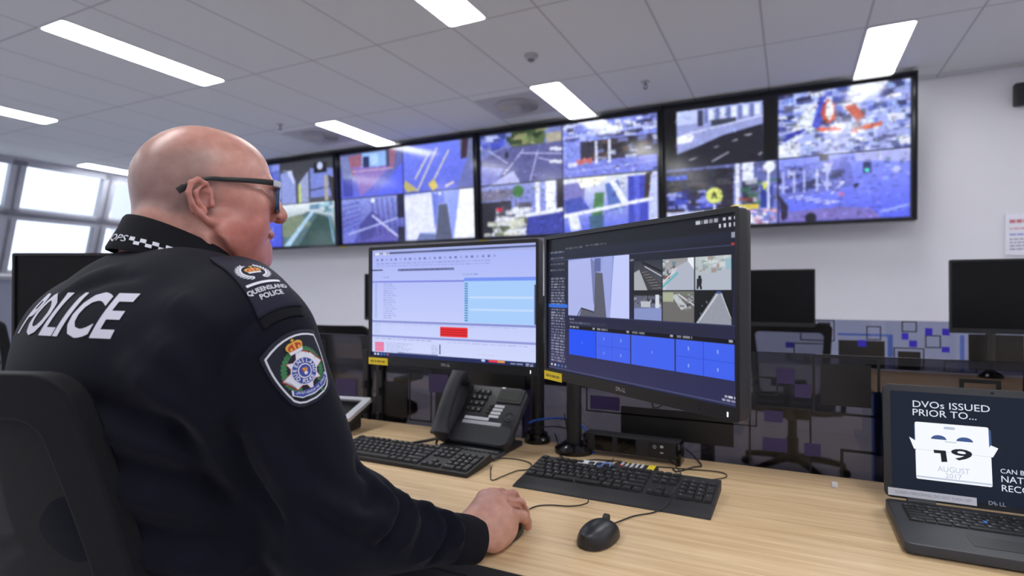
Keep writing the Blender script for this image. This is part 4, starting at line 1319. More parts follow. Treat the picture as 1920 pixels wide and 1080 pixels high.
def keyboard(loc, rz, label, palm):
    o = empty('keyboard', loc, rz, label, 'keyboard', 'black desk keyboards')
    W = 0.442
    y0 = 0.052 if palm else 0.0
    D = 0.127
    sl = math.atan2(0.016, D)
    T = Matrix.Translation((0, y0, 0.0095)) @ Matrix.Rotation(sl, 4, 'X')
    bm = B()
    # wedge body
    prof = [(0, 0.0), (D * 0.98, 0.006), (D, 0.012), (D, 0.0262), (D * 0.98, 0.0285), (0.003, 0.0115), (0, 0.0095)]
    a = [bm.verts.new((-W / 2, y0 + y, z)) for y, z in prof]; b = [bm.verts.new((W / 2, y0 + y, z)) for y, z in prof]
    bm.faces.new(a); bm.faces.new(b[::-1])
    for i in range(len(prof)): bm.faces.new((a[i], a[(i + 1) % len(prof)], b[(i + 1) % len(prof)], b[i]))
    for s in (-1, 1): box(bm, (s * 0.18, y0 + D - 0.012, 0.004), (0.03, 0.008, 0.008))
    obj('body', bm, M_KBODY, o)
    if palm:
        bm = B()
        prof = [(0, 0.0), (y0 - 0.0005, 0.0), (y0 - 0.0005, 0.0108), (0.02, 0.0068), (0.002, 0.0032)]
        a = [bm.verts.new((-W / 2, y, z)) for y, z in prof]; b = [bm.verts.new((W / 2, y, z)) for y, z in prof]
        bm.faces.new(a); bm.faces.new(b[::-1])
        for i in range(len(prof)): bm.faces.new((a[i], a[(i + 1) % len(prof)], b[(i + 1) % len(prof)], b[i]))
        obj('palm_rest', bm, M_KBODY, o)
    wtot = 22.8 * U
    for (x, r, wd, dp, l) in key_layout():
        k = bpy.data.objects.new('key', key_mesh(wd, dp, l))
        COL.objects.link(k); k.parent = o
        yk = D - 0.0115 - r * U - (0.004 if r else 0) - (dp - 1) * U / 2
        k.matrix_local = T @ Matrix.Translation((-wtot / 2 + (x + wd / 2) * U, yk, 0.0022))
    return o


kbr = keyboard((-0.368, 1.205, DZ), R(-0.6), 'black keyboard with palm rest in front of the right lit monitor', True)
kbl = keyboard((-0.936, 1.213, DZ), R(-0.3), 'black keyboard without palm rest beside the desk phone', False)


# ------------------------------------------------------------------ mice
M_MOUSE = mat('mouse_plastic', rgb(30, 30, 33), 0.38, var=0.04, vscale=40)


def mouse(loc, rz, label):
    o = empty('computer_mouse', loc, rz, label, 'mouse', 'black optical mice')
    bm = B()
    NX, NY = 20, 26
    L, Wd, H = 0.112, 0.064, 0.033
    rows = []
    for j in range(NY + 1):
        t = -1 + 2 * j / NY
        yy = t * L / 2
        hw = Wd / 2 * (max(0.0, 1 - abs(t) ** 3.2) ** 0.5) * (0.95 + 0.05 * math.cos(3 * t)) + 0.0005
        hh = H * max(0.0, 1 - abs((t + 0.12) / 1.12) ** 2.6) ** 0.62 * (1 if t < 0 else 1 - 0.12 * t) + 0.004
        row = []
        for i in range(NX + 1):
            a = PI * i / NX
            x = -hw * math.cos(a) * (1 - 0.1 * math.sin(a))
            z = 0.003 + (hh - 0.003) * math.sin(a) ** 0.72 if 0 < i < NX else 0.003
            row.append(bm.verts.new((x, yy, z)))
        rows.append(row)
    for a, b in zip(rows, rows[1:]):
        for i in range(NX): bm.faces.new((a[i], a[i + 1], b[i + 1], b[i]))
    bm.faces.new([r_[0] for r_ in rows] + [r_[-1] for r_ in rows[::-1]])
    for rw in (rows[0], rows[-1]):
        try: bm.faces.new(rw)
        except ValueError: pass
    obj('shell', bm, M_MOUSE, o, 60)
    bm = B(); cyl(bm, (-0.004, 0.032, 0.0285), (0.004, 0.032, 0.0285), 0.0095, seg=24); obj('scroll_wheel', bm, M_BLACK, o, 50)
    bm = B(); box(bm, (0, 0.054, 0.0095), (0.007, 0.016, 0.007), 0.002); obj('cable_boot', bm, M_BLACK, o)
    return o


def local_tube(parent, name, pts, r, m, seg=8, **k):
    """cable given in room coordinates, made a child of its thing"""
    bpy.context.view_layer.update()
    inv = parent.matrix_world.inverted()
    bm = B(); tube(bm, [inv @ Vector(p) for p in pts], r, seg, **k)
    return obj(name, bm, m, parent, 180)


def DP(px, py, z=DZ + 0.0022): return HZ(px, py, z)


ms = mouse((-0.320, 1.018, DZ), R(-8), 'black mouse standing free on the oak in front of the palm rest keyboard')
mh = mouse((-0.486, 0.962, DZ), R(4), 'black mouse under the bald man\'s right hand')
local_tube(ms, 'cable', [(-0.312, 1.078, DZ + 0.0085), DP(1165, 976), DP(1190, 967), DP(1224, 961), DP(1245, 951, DZ + 0.006), DP(1256, 935, DZ + 0.016), DP(1264, 920, DZ + 0.03), DP(1279, 901, DZ + 0.037), DP(1275, 885, DZ + 0.034), DP(1262, 868, DZ + 0.01), DP(1254, 862)], 0.0014, M_CABLE)
local_tube(mh, 'cable', [(-0.490, 1.022, DZ + 0.0085), DP(1000, 951), DP(1029, 947), DP(1070, 949), DP(1096, 945, DZ + 0.005), DP(1103, 938, DZ + 0.013), DP(1092, 920, DZ + 0.022), DP(1076, 900, DZ + 0.034), DP(1100, 890, DZ + 0.037), DP(1132, 881, DZ + 0.036), DP(1147, 868, DZ + 0.02), DP(1150, 860)], 0.0014, M_CABLE)
local_tube(kbl, 'cable', [(-0.73, 1.335, DZ + 0.012), DP(940, 859), DP(975, 862), DP(996, 870), DP(990, 880), DP(968, 883), DP(940, 894), DP(922, 900), DP(920, 885), DP(921, 876)], 0.0014, M_CABLE)
local_tube(kbr, 'cable', [(-0.45, 1.385, DZ + 0.016), DP(1150, 864), DP(1200, 872), DP(1281, 879), DP(1349, 885), DP(1362, 894), DP(1335, 899), DP(1296, 898), DP(1255, 893), DP(1240, 899)], 0.0014, M_CABLE)

# ------------------------------------------------------------------ desk phone
M_PHONE = mat('phone_plastic', rgb(46, 47, 52), 0.5, var=0.05, vscale=30, bump=0.08, bscale=1200)
M_PHONE2 = mat('handset_plastic', rgb(58, 59, 64), 0.55, var=0.05, vscale=30, bump=0.08, bscale=1200)
M_LCD = mat('grey_display', rgb(64, 70, 64), 0.25)
M_LABEL = mat('white_label', rgb(228, 228, 236), 0.6)
ph = empty('desk_phone', (-0.83, 1.452, DZ), R(-2), 'black desk phone with handset, behind the left keyboard', 'telephone')
PT = Matrix.Translation((0.0, -0.035, 0.026)) @ Matrix.Rotation(R(44), 4, 'X')
bm = B()
pl = rrect(0.25, 0.2, 0.03, 6, 0, 0.1)
prism(bm, pl, -0.018, 0.0, PT, 0, 0.004)
obj('body', bm, M_PHONE, ph, 40)
bm = B()
box(bm, (0, 0.045, 0.05), (0.17, 0.05, 0.1), 0.01, Matrix.Translation((0, 0.03, 0)))
box(bm, (0.01, 0.02, 0.008), (0.2, 0.15, 0.016), 0.006)
obj('foot', bm, M_BLACK, ph, 40)


def PP(px, py):  # pixel to plate coordinates
    return ((px - 908) * 0.00168, (838 - py) * 0.00196)


bm = B()
prism(bm, rrect(0.23, 0.062, 0.02, 5, 0.005, 0.034), 0.0, 0.003, PT); obj('front_lip', bm, M_PHONE2, ph, 40)
for r_ in range(4):
    for c_ in range(3):
        bm = B(); u, v = PP(881 + 11.5 * c_ - 2.5 * r_ * 0.5, 748 + 11 * r_)
        box(bm, (u, v, 0.0015), (0.0155, 0.0145, 0.005), 0.0015, PT)
        text(bm, '123456789*0#'[r_ * 3 + c_], 0.0105, PT @ Matrix.Translation((u, v, 0.0042)), mi=1)
        obj('keypad_key', bm, [M_BLACK, M_LEGEND], ph, 40)
bm = B(); u, v = PP(952, 752); box(bm, (u, v, 0.001), (0.082, 0.05, 0.004), 0.001, PT); d_ = obj('display_frame', bm, M_BLACK, ph)
bm = B(); box(bm, (u, v, 0.0032), (0.062, 0.03, 0.001), 0, PT); obj('display', bm, M_LCD, d_)
for k in range(4):
    bm = B(); u, v = PP(922 - k * 1.2, 771.5 + 6.2 * k); box(bm, (u, v, 0.001), (0.012, 0.009, 0.004), 0.001, PT); obj('side_key', bm, M_BLACK, ph)
    bm = B(); u, v = PP(938 - k * 1.2, 771.5 + 6.2 * k); box(bm, (u, v, 0.0006), (0.032, 0.0085, 0.0015), 0, PT); obj('name_label', bm, M_LABEL, ph)
bm = B(); u, v = PP(931, 740); box(bm, (u, v + 0.002, 0.0008), (0.012, 0.012, 0.0018), 0.001, PT); obj('white_badge', bm, M_LABEL, ph)
bm = B(); u, v = PP(965, 789); lathe(bm, [(0.0001, 0.003), (0.006, 0.0035), (0.008, 0.0015), (0.0125, 0.0015), (0.0145, 0.0035), (0.0165, 0.0)], 24, PT @ Matrix.Translation((u, v, 0))); obj('navigator_ring', bm, M_PHONE2, ph, 40)
bm = B(); u, v = PP(903, 796); box(bm, (u, v, 0.001), (0.082, 0.01, 0.002), 0.0005, PT); obj('paper_strip', bm, M_LABEL, ph)
bm = B(); u, v = PP(917, 804); box(bm, (u, v, 0.002), (0.13, 0.012, 0.004), 0.0015, PT); obj('silver_key_bar', bm, M_SILVER, ph)
# handset lying along the left side of the plate
bm = B()
hp = [(-0.082, -0.004, 0.032), (-0.085, 0.02, 0.041), (-0.091, 0.07, 0.049), (-0.098, 0.13, 0.053), (-0.104, 0.18, 0.051), (-0.110, 0.228, 0.040)]
n0 = len(bm.verts)
tube(bm, [PT @ Vector(p) for p in hp], 0.02, 16, rad=lambda t: 0.0215 + 0.008 * max(0, 1 - t * 4) + 0.005 * max(0, (t - 0.78) * 4.5))
for s_, v_ in ((0, 0.008), (1, 0.21)):
    cyl(bm, PT @ Vector((-0.084 - 0.024 * s_, v_, 0.008)), PT @ Vector((-0.084 - 0.024 * s_, v_, 0.045)), 0.0215, 0.0225, 20)
hs = obj('handset', bm, M_PHONE2, ph, 60)
md = hs.modifiers.new('fuse', 'REMESH'); md.mode = 'VOXEL'; md.voxel_size = 0.0022; md.use_smooth_shade = True
md = hs.modifiers.new('soft', 'SMOOTH'); md.iterations = 8; md.factor = 0.5
bm = B(); prism(bm, rrect(0.056, 0.20, 0.02, 5, -0.094, 0.105), 0.0, 0.008, PT); obj('cradle', bm, M_BLACK, ph, 40)
# pull-out letter keyboard under the front lip
bm = B(); box(bm, (0.03, -0.055, 0.007), (0.17, 0.07, 0.01), 0.004); obj('letter_tray', bm, M_PHONE2, ph, 40)
for r_ in range(4):
    for c_ in range(11):
        if r_ == 3 and c_ > 8: continue
        k = bpy.data.objects.new('letter_key', key_mesh(0.75, 0.7, '', 0.0028)); COL.objects.link(k); k.parent = ph
        k.location = (0.03 - 0.0735 + 0.0145 * c_ + 0.002 * r_, -0.031 - 0.0145 * r_, 0.012)
local_tube(ph, 'coiled_cord', [ph.matrix_world @ (PT @ Vector((-0.084, -0.010, 0.026))), DP(815, 823, DZ + 0.02), DP(790, 828, DZ + 0.006), DP(765, 832, DZ + 0.006), DP(735, 836, DZ + 0.006)], 0.0045, M_CABLE)
local_tube(ph, 'cord_drop', [DP(822, 822, DZ + 0.02), DP(818, 830, DZ + 0.012), DP(820, 842, DZ + 0.006)], 0.004, M_CABLE)

# ------------------------------------------------------------------ power rail, remote, label card
pr = empty('power_rail', (-0.395, 1.562, DZ), R(-1), 'black power rail with sockets behind the palm rest keyboard', 'power board')
bm = B(); prism(bm, [(-0.13, -0.022), (0.13, -0.022), (0.13, 0.022), (-0.13, 0.022)], 0.014, 0.062, None, 0, 0.004); obj('housing', bm, M_BLACK, pr, 40)
for q in (-1, 1):
    bm = B(); box(bm, (q * 0.128, 0, 0.03), (0.012, 0.054, 0.06), 0.003); obj('end_bracket', bm, M_GLOSSBLACK, pr, 40)
for k, x in enumerate((-0.075, -0.01)):
    bm = B(); box(bm, (x, -0.0225, 0.038), (0.052, 0.002, 0.04), 0.0008)
    for a, (dx, dz) in ((38, (-0.008, 0.006)), (-38, (0.008, 0.006)), (0, (0, -0.008))):
        box(bm, (0, 0, 0), (0.002, 0.002, 0.008), 0, Matrix.Translation((x + dx, -0.0235, 0.038 + dz)) @ Matrix.Rotation(R(a), 4, 'Y'), 1)
    obj('socket', bm, [M_BEZEL, M_GLOSSBLACK], pr)
bm = B(); box(bm, (0.08, -0.0225, 0.038), (0.06, 0.002, 0.04), 0.0008); u_ = obj('usb_module', bm, M_BEZEL, pr)
bm = B(); box(bm, (0.085, -0.0238, 0.046), (0.008, 0.001, 0.006), 0, None, 0); box(bm, (0.085, -0.0238, 0.03), (0.008, 0.001, 0.003)); lathe(bm, [(0.003, -0.0005), (0.003, 0.0005), (0.0045, 0.0005), (0.0045, -0.0005)], 16, Matrix.Translation((0.066, -0.0236, 0.044)) @ Matrix.Rotation(PI / 2, 4, 'X')); obj('white_icons', bm, M_LEGEND, u_)

a = HZ(1148, 876, DZ + 0.014); b = HZ(1231, 887, DZ + 0.014)
rm = empty('remote_control', ((a.x + b.x) / 2, (a.y + b.y) / 2 + 0.012, DZ), math.atan2(b.y - a.y, b.x - a.x), 'black remote control with a yellow end label behind the keyboard', 'remote control')
rm.location.z = DZ + 0.0
RL = (b - a).length
bm = B(); prism(bm, rrect(RL, 0.046, 0.008, 4), 0.0, 0.02, None, 0, 0.004); obj('body', bm, M_BLACK, rm, 40)
bm = B(); box(bm, (RL / 2 - 0.016, 0, 0.0202), (0.017, 0.046, 0.0012), 0); box(bm, (RL / 2 - 0.016, -0.0236, 0.0115), (0.017, 0.001, 0.016)); obj('yellow_label', bm, M_YELLOW, rm)
M_RBTN = mat('red_button', rgb(205, 45, 40), 0.5)
for r_ in range(3):
    for c_ in range(5):
        bm = B(); mm = M_RBTN if (c_ == 0 and r_ == 0) else (M_YELLOW if (c_ == 1 and r_ == 2) else M_LABEL)
        box(bm, (-RL / 2 + 0.022 + 0.0125 * c_, -0.013 + 0.013 * r_, 0.0212), (0.0065, 0.006, 0.003), 0.001); obj('button', bm, mm, rm)
M_CARDBLUE = mat('card_blue', rgb(120, 155, 225), 0.55)
a = HZ(1081, 866, DZ + 0.03); b = HZ(1144, 873, DZ + 0.03)
lc = empty('label_card', ((a.x + b.x) / 2, (a.y + b.y) / 2 + 0.012, DZ), math.atan2(b.y - a.y, b.x - a.x), 'white and blue label strip on a dark block, left of the remote control', 'label')
CL = (b - a).length
bm = B(); box(bm, (0, 0, 0.014), (CL + 0.004, 0.03, 0.028), 0.003); obj('dark_block', bm, M_BLACK, lc)
bm = B(); box(bm, (-CL * 0.2, 0, 0.0288), (CL * 0.55, 0.028, 0.001)); obj('white_strip', bm, M_LABEL, lc)
bm = B(); box(bm, (CL * 0.3, 0, 0.0288), (CL * 0.38, 0.03, 0.0014)); box(bm, (CL * 0.3, -0.0156, 0.021), (CL * 0.38, 0.001, 0.016)); c_ = obj('blue_tab', bm, M_CARDBLUE, lc)
bm = B()
for k in (-1, 1): box(bm, (CL * 0.3 + 0.008 * k, -0.004, 0.0298), (0.008, 0.007, 0.0006))
obj('dark_marks', bm, M_BLACK, c_)

# ------------------------------------------------------------------ small things on the desk
bm = B(); box(bm, (0, 0, 0.006), (0.013, 0.013, 0.012), 0.002)
o = obj('cable_clip', bm, M_WHITEPL); o.location = (0.088, 1.533, DZ); tag(o, 'tiny white plastic cube alone on the oak left of the laptop', 'clip')

tp = empty('touch_panel', (-1.365, 1.45, DZ), R(10), 'silver framed panel on a black stand, half hidden by the man\'s sleeve', 'panel')
TT = Matrix.Translation((0, -0.07, 0.045)) @ Matrix.Rotation(R(16), 4, 'X')
bm = B(); ring(bm, rrect(0.2, 0.15, 0.01, 4, 0, 0.075), rrect(0.15, 0.11, 0.006, 4, 0, 0.075), 0, 0.012, TT); obj('silver_frame', bm, M_SILVER, tp, 40)
bm = B(); box(bm, (0, 0.075, 0.004), (0.155, 0.114, 0.006), 0, TT); obj('display', bm, M_GLOSSBLACK, tp)
bm = B(); box(bm, (0, 0.075, -0.012), (0.185, 0.135, 0.022), 0.006, TT); box(bm, (0, 0.0, 0.03), (0.15, 0.1, 0.06), 0.008); obj('stand', bm, M_BLACK, tp, 40)

# loose cables
def cable(pts, r, m, label, group=None):
    bm = B(); tube(bm, pts, r, 8)
    return tag(obj('cable', bm, m, None, 180), label, 'cable', group)


cable([(-0.715, 1.575, 0.79), P(1010, 787, 1.72), P(1050, 784, 1.71), P(1083, 793, 1.70), P(1103, 812, 1.69), P(1108, 835, 1.69), DP(1112, 850, DZ + 0.004)], 0.0032, M_BLUECABLE, 'blue network cable arching from the desk phone to the monitor pole')
cable([(-0.715, 1.57, 0.775), P(1000, 803, 1.72), P(1045, 800, 1.71), P(1090, 815, 1.69), P(1106, 838, 1.69), DP(1114, 848, DZ + 0.004)], 0.0022, M_CABLE, 'thin black cable running below the blue cable by the phone')
cable([P(1058, 775, 1.66), P(1063, 805, 1.65), P(1072, 850, 1.62), DP(1074, 868), DP(1110, 862), DP(1150, 864)], 0.0018, M_CABLE, 'thin black cable hanging in front of the monitor pole')
cable([P(1040, 812, 1.72), P(1046, 830, 1.69), DP(1044, 845), DP(1062, 862), DP(1090, 864)], 0.0018, M_CABLE, 'thin black cable looping round the left side of the pole base')
cable([(-0.265, 1.56, DZ + 0.04), P(1290, 845, 1.60), DP(1315, 872), DP(1300, 876), DP(1270, 884), DP(1262, 880)], 0.002, M_CABLE, 'black cable trailing from the right end of the power rail')
cable([P(1222, 752, 1.22), P(1226, 764, 1.25), P(1240, 760, 1.25), P(1246, 748, 1.24)], 0.002, M_CABLE, 'short cable loop hanging under the right lit monitor')

# ------------------------------------------------------------------ laptop
M_LAPT = mat('laptop_plastic', rgb(54, 55, 60), 0.5, var=0.04, vscale=30, bump=0.06, bscale=1500)
M_LAPB = mat('laptop_bezel', rgb(46, 47, 51), 0.5, var=0.04)
LX, LYF, LYH = 0.363, 1.195, 1.438
lp = empty('laptop', (LX, (LYF + LYH) / 2, DZ), 0, 'open black laptop showing a white calendar page at the right edge', 'laptop')
LW, LD = 0.376, LYH - LYF
bm = B()
prism(bm, rrect(LW, LD, 0.012, 4), 0.004, 0.021, None, 0, 0.003)
for sx in (-1, 1): box(bm, (sx * 0.15, -LD / 2 + 0.02, 0.002), (0.05, 0.01, 0.004))
for sx in (-1, 1): box(bm, (sx * 0.15, LD / 2 - 0.02, 0.002), (0.05, 0.01, 0.004))
obj('base', bm, M_LAPT, lp, 40)
bm = B(); prism(bm, rrect(0.33, 0.098, 0.006, 3, 0.0, 0.045), 0.0205, 0.0214); obj('key_well', bm, M_BLACK, lp)
bm = B(); prism(bm, rrect(0.1, 0.052, 0.004, 3, -0.035, -0.062), 0.0208, 0.0216); obj('touchpad', bm, M_LAPB, lp)
bm = B(); cyl(bm, (-0.0395, 0.0375, 0.0215), (-0.0395, 0.0375, 0.0262), 0.0035, seg=14); obj('blue_track_point', bm, mat('track_blue', rgb(70, 130, 220), 0.5), lp)
rows = [[1] * 13 + [1.0, 1, 1, 1], [1] * 13 + [2, 1, 1], [1.5] + [1] * 12 + [1.5, 1, 1], [1.75] + [1] * 11 + [2.25, 1, 1], [2.25] + [1] * 10 + [1.75, 1, 1, 1], [1.25, 1, 1.25, 1.25, 5.25, 1.25, 1, 1.25, 1, 1, 1]]
leg = ['E123456789+-=PID', '`1234567890-= 78', ' QWERTYUIOP[] 45', ' ASDFGHJKL;\' 12', ' ZXCVBNM,./ ^0.', 'C  A A C<v>']
ul = 0.0192
for r_, row in enumerate(rows):
    x = -0.163
    for k, wd in enumerate(row):
        l = leg[r_][k] if k < len(leg[r_]) else ''
        if r_ == 5 and k == 2: l = ''
        q = bpy.data.objects.new('key', key_mesh(wd, 0.8 if r_ else 0.62, l.strip(), 0.0022, ul)); COL.objects.link(q); q.parent = lp
        q.location = (x + wd * ul / 2, 0.045 + 0.041 - 0.0163 * r_, 0.0214)
        x += wd * ul
for sx in (-1, 1):
    bm = B(); cyl(bm, (sx * 0.125 - 0.024, LD / 2 - 0.004, 0.021), (sx * 0.125 + 0.024, LD / 2 - 0.004, 0.021), 0.008, seg=20); obj('hinge', bm, M_LAPB, lp, 40)
LT = Matrix.Translation((0, LD / 2 - 0.001, 0.024)) @ Matrix.Rotation(PI / 2 - R(7.5), 4, 'X')   # lid plane: x across, y up the lid, +z to the viewer
LH = 0.236
bm = B(); prism(bm, rrect(LW, LH, 0.012, 4, 0, LH / 2), -0.008, 0.0, LT, 0, 0.001); lid = obj('lid', bm, M_LAPB, lp, 40)


def LP(px, py):
    """pixel to lid coordinates"""
    Mw = Matrix.Translation(lp.location) @ LT
    o_ = Mw.inverted() @ Vector((0, 0, CAMZ)); d_ = Mw.inverted().to_3x3() @ ray(px, py)
    p = o_ + d_ * (-o_.z / d_.z)
    return p.x, p.y


M_LSCREEN = emit('laptop_screen_dark', (0.006, 0.011, 0.026, 1), 1.0)
M_LWHITE = emit('laptop_white', (0.92, 0.95, 1.0, 1), 1.0)
M_LTEXT = emit('laptop_text', (0.75, 0.80, 0.9, 1), 1.0)
M_LBLUE = emit('laptop_blue', (0.05, 0.10, 0.26, 1), 1.0)
M_LGREY = emit('laptop_grey', (0.50, 0.56, 0.68, 1), 1.0)
M_LINK = emit('laptop_ink', (0.008, 0.012, 0.02, 1), 1.0)
sx0, sy0 = LP(1672, 922); sx1, sy1 = LP(1678, 737)
bm = B(); q = [(-LW / 2 + 0.014, sy0), (LW / 2 - 0.014, sy0), (LW / 2 - 0.014, LH - 0.014), (-LW / 2 + 0.014, LH - 0.014)]
prism(bm, q, 0.0001, 0.0006, LT); scr = obj('screen', bm, M_LSCREEN, lid)


def lpoly(name, pts, m, z, raw=False):
    bm = B(); flat(bm, [((p if raw else LP(*p)) + (z,)) for p in pts], LT)
    return obj(name, bm, m, lid)


bm = B()
def ltext(bm, s, px0, py0, px1, py1, z=0.0010, hs=0.86, **k):
    a = LP(px0, (py0 + py1) / 2); b = LP(px1, (py0 + py1) / 2); c = LP((px0 + px1) / 2, py0); d = LP((px0 + px1) / 2, py1)
    cap = abs(c[1] - d[1])
    text(bm, s, cap / 0.72 * hs, LT @ Matrix.Translation(((a[0] + b[0]) / 2, (c[1] + d[1]) / 2, z)), width=abs(b[0] - a[0]), **k)
ltext(bm, 'DVOs ISSUED', 1711, 755, 1855, 770)
obj('headline_text', bm, M_LTEXT, lid)
bm = B()
ltext(bm, 'PRIOR TO...', 1711, 770, 1830, 785)
obj('headline_text', bm, M_LTEXT, lid)
a = LP(1875, 883)
bm = B()
text(bm, 'CAN BE', 0.0125, LT @ Matrix.Translation((a[0], a[1], 0.001)), align='LEFT')
text(bm, 'NATIONALLY', 0.0175, LT @ Matrix.Translation((a[0], LP(1875, 898)[1], 0.001)), align='LEFT')
text(bm, 'RECOGNISED', 0.0175, LT @ Matrix.Translation((a[0], LP(1875, 915)[1], 0.001)), align='LEFT')
obj('headline_text', bm, M_LTEXT, lid)
bm = B()
x0, y1_ = LP(1712, 790); x1_, y0_ = LP(1864, 914)
cw, ch = x1_ - x0, y1_ - y0_
LCT = LT
def rel(u, v): return (x0 + cw * u, y0_ + ch * v)
bm = B(); prism(bm, rrect(cw * 0.98, ch * 0.36, 0.003, 3, x0 + cw * 0.5, y0_ + ch * 0.78), 0.0008, 0.0009, Matrix.Translation((0.0, 0, 0)) and LT); obj('calendar_shadow_page', bm, M_LBLUE, lid)
bm = B()
prism(bm, rrect(cw * 0.94, ch * 0.5, 0.003, 3, x0 + cw * 0.49, y0_ + ch * 0.75), 0.0011, 0.0012, LT)
prism(bm, rrect(cw * 0.96, ch * 0.52, 0.003, 3, x0 + cw * 0.5, y0_ + ch * 0.26), 0.0011, 0.0012, LT)
flat(bm, [rel(-.06, .72) + (.00125,), rel(.0, .52) + (.00125,), rel(1.0, .5) + (.00125,), rel(1.07, .66) + (.00125,), rel(.98, .70) + (.00125,), rel(.95, .64) + (.00125,), rel(.03, .66) + (.00125,)], LT)
obj('calendar_page', bm, M_LWHITE, lid)
bm = B(); prism(bm, rrect(cw * 0.14, ch * 0.045, 0.001, 3, x0 + cw * 0.47, y0_ + ch * 0.93), 0.0014, 0.0015, LT); prism(bm, rrect(cw * 0.15, ch * 0.015, 0.0004, 2, x0 + cw * 0.48, y0_ + ch * 0.69), 0.0014, 0.0015, LT)
flat(bm, [rel(.02, .03) + (.0014,), rel(.98, .03) + (.0014,), rel(.98, .055) + (.0014,), rel(.02, .055) + (.0014,)], LT); flat(bm, [rel(.0, .515) + (.0014,), rel(1, .5) + (.0014,), rel(1, .505) + (.0014,), rel(.0, .52) + (.0014,)], LT)
ltext(bm, 'AUGUST', 1758, 876, 1818, 888, 0.0014); ltext(bm, '2017', 1772, 888, 1803, 899, 0.0014)
obj('calendar_grey_print', bm, M_LGREY, lid)
bm = B()
for cu_, rr in ((.33, .1), (.66, .105)):
    pts = [(x0 + cw * (cu_ + rr * math.cos(PI * k / 14)), y0_ + ch * (.72 + .075 * math.sin(PI * k / 14)), 0.0014) for k in range(15)]
    flat(bm, pts, LT)
obj('calendar_half_discs', bm, M_LBLUE, lid)
bm = B(); ltext(bm, '9', 1783, 842, 1823, 866, 0.0016, offset=0.02)
flat(bm, [LP(*q) + (.0016,) for q in ((1750, 843), (1773, 845), (1776, 866), (1765, 866), (1763, 850), (1751, 849))], LT); obj('calendar_date', bm, M_LINK, lid)
bm = B()
u0 = LP(1661, 918); u1 = LP(1831, 938)
sl_ = [(-LW / 2 + 0.007, LP(1664, 913)[1]), (LP(1831, 938)[0], LP(1831, 932)[1]), (LP(1831, 938)[0], LP(1831, 946)[1]), (-LW / 2 + 0.007, LP(1664, 926)[1])]
yy = LP(1745, 930)[1]; xa, xb = -LW / 2 + 0.006, LP(1831, 938)[0]
box(bm, ((xa + xb) / 2, yy, 0.001), (xb - xa, 0.0155, 0.001), 0, LT)
st_ = obj('paper_label', bm, M_LABEL, lid)
bm = B(); text(bm, 'SCREEN MIRRORING: DO NOT TURN OFF', 0.008, LT @ Matrix.Translation(((xa + xb) / 2 + 0.002, yy, 0.0017)), width=(xb - xa) * 0.86); obj('label_print', bm, mat('faded_print', rgb(160, 160, 172), 0.7), st_)
bm = B(); xl, yl = LP(1870, 945)
text(bm, 'D', 0.0105, LT @ Matrix.Translation((xl - 0.0105, yl, 0.0008)), offset=0.02)
text(bm, 'E', 0.0105, LT @ Matrix.Translation((xl - 0.003, yl, 0.0008)) @ Matrix.Rotation(R(38), 4, 'Z'), offset=0.02)
text(bm, 'LL', 0.0105, LT @ Matrix.Translation((xl + 0.008, yl, 0.0008)), offset=0.02)
obj('logo', bm, M_LOGO, lid)
bm = B(); cyl(bm, LT @ Vector((0, LH - 0.007, 0.0)), LT @ Vector((0, LH - 0.007, 0.0008)), 0.0028, seg=14); obj('webcam', bm, M_GLOSSBLACK, lid)

# ------------------------------------------------------------------ the seated man
# solid modelling with smooth blends, meshed as one surface
def axis(segs):
    out = []
    for a, b, h in segs:
        n = max(1, int(round((b - a) / h)))
        out += list(np.linspace(a, b, n, endpoint=False))
    out.append(segs[-1][1])
    return np.array(out, np.float32)


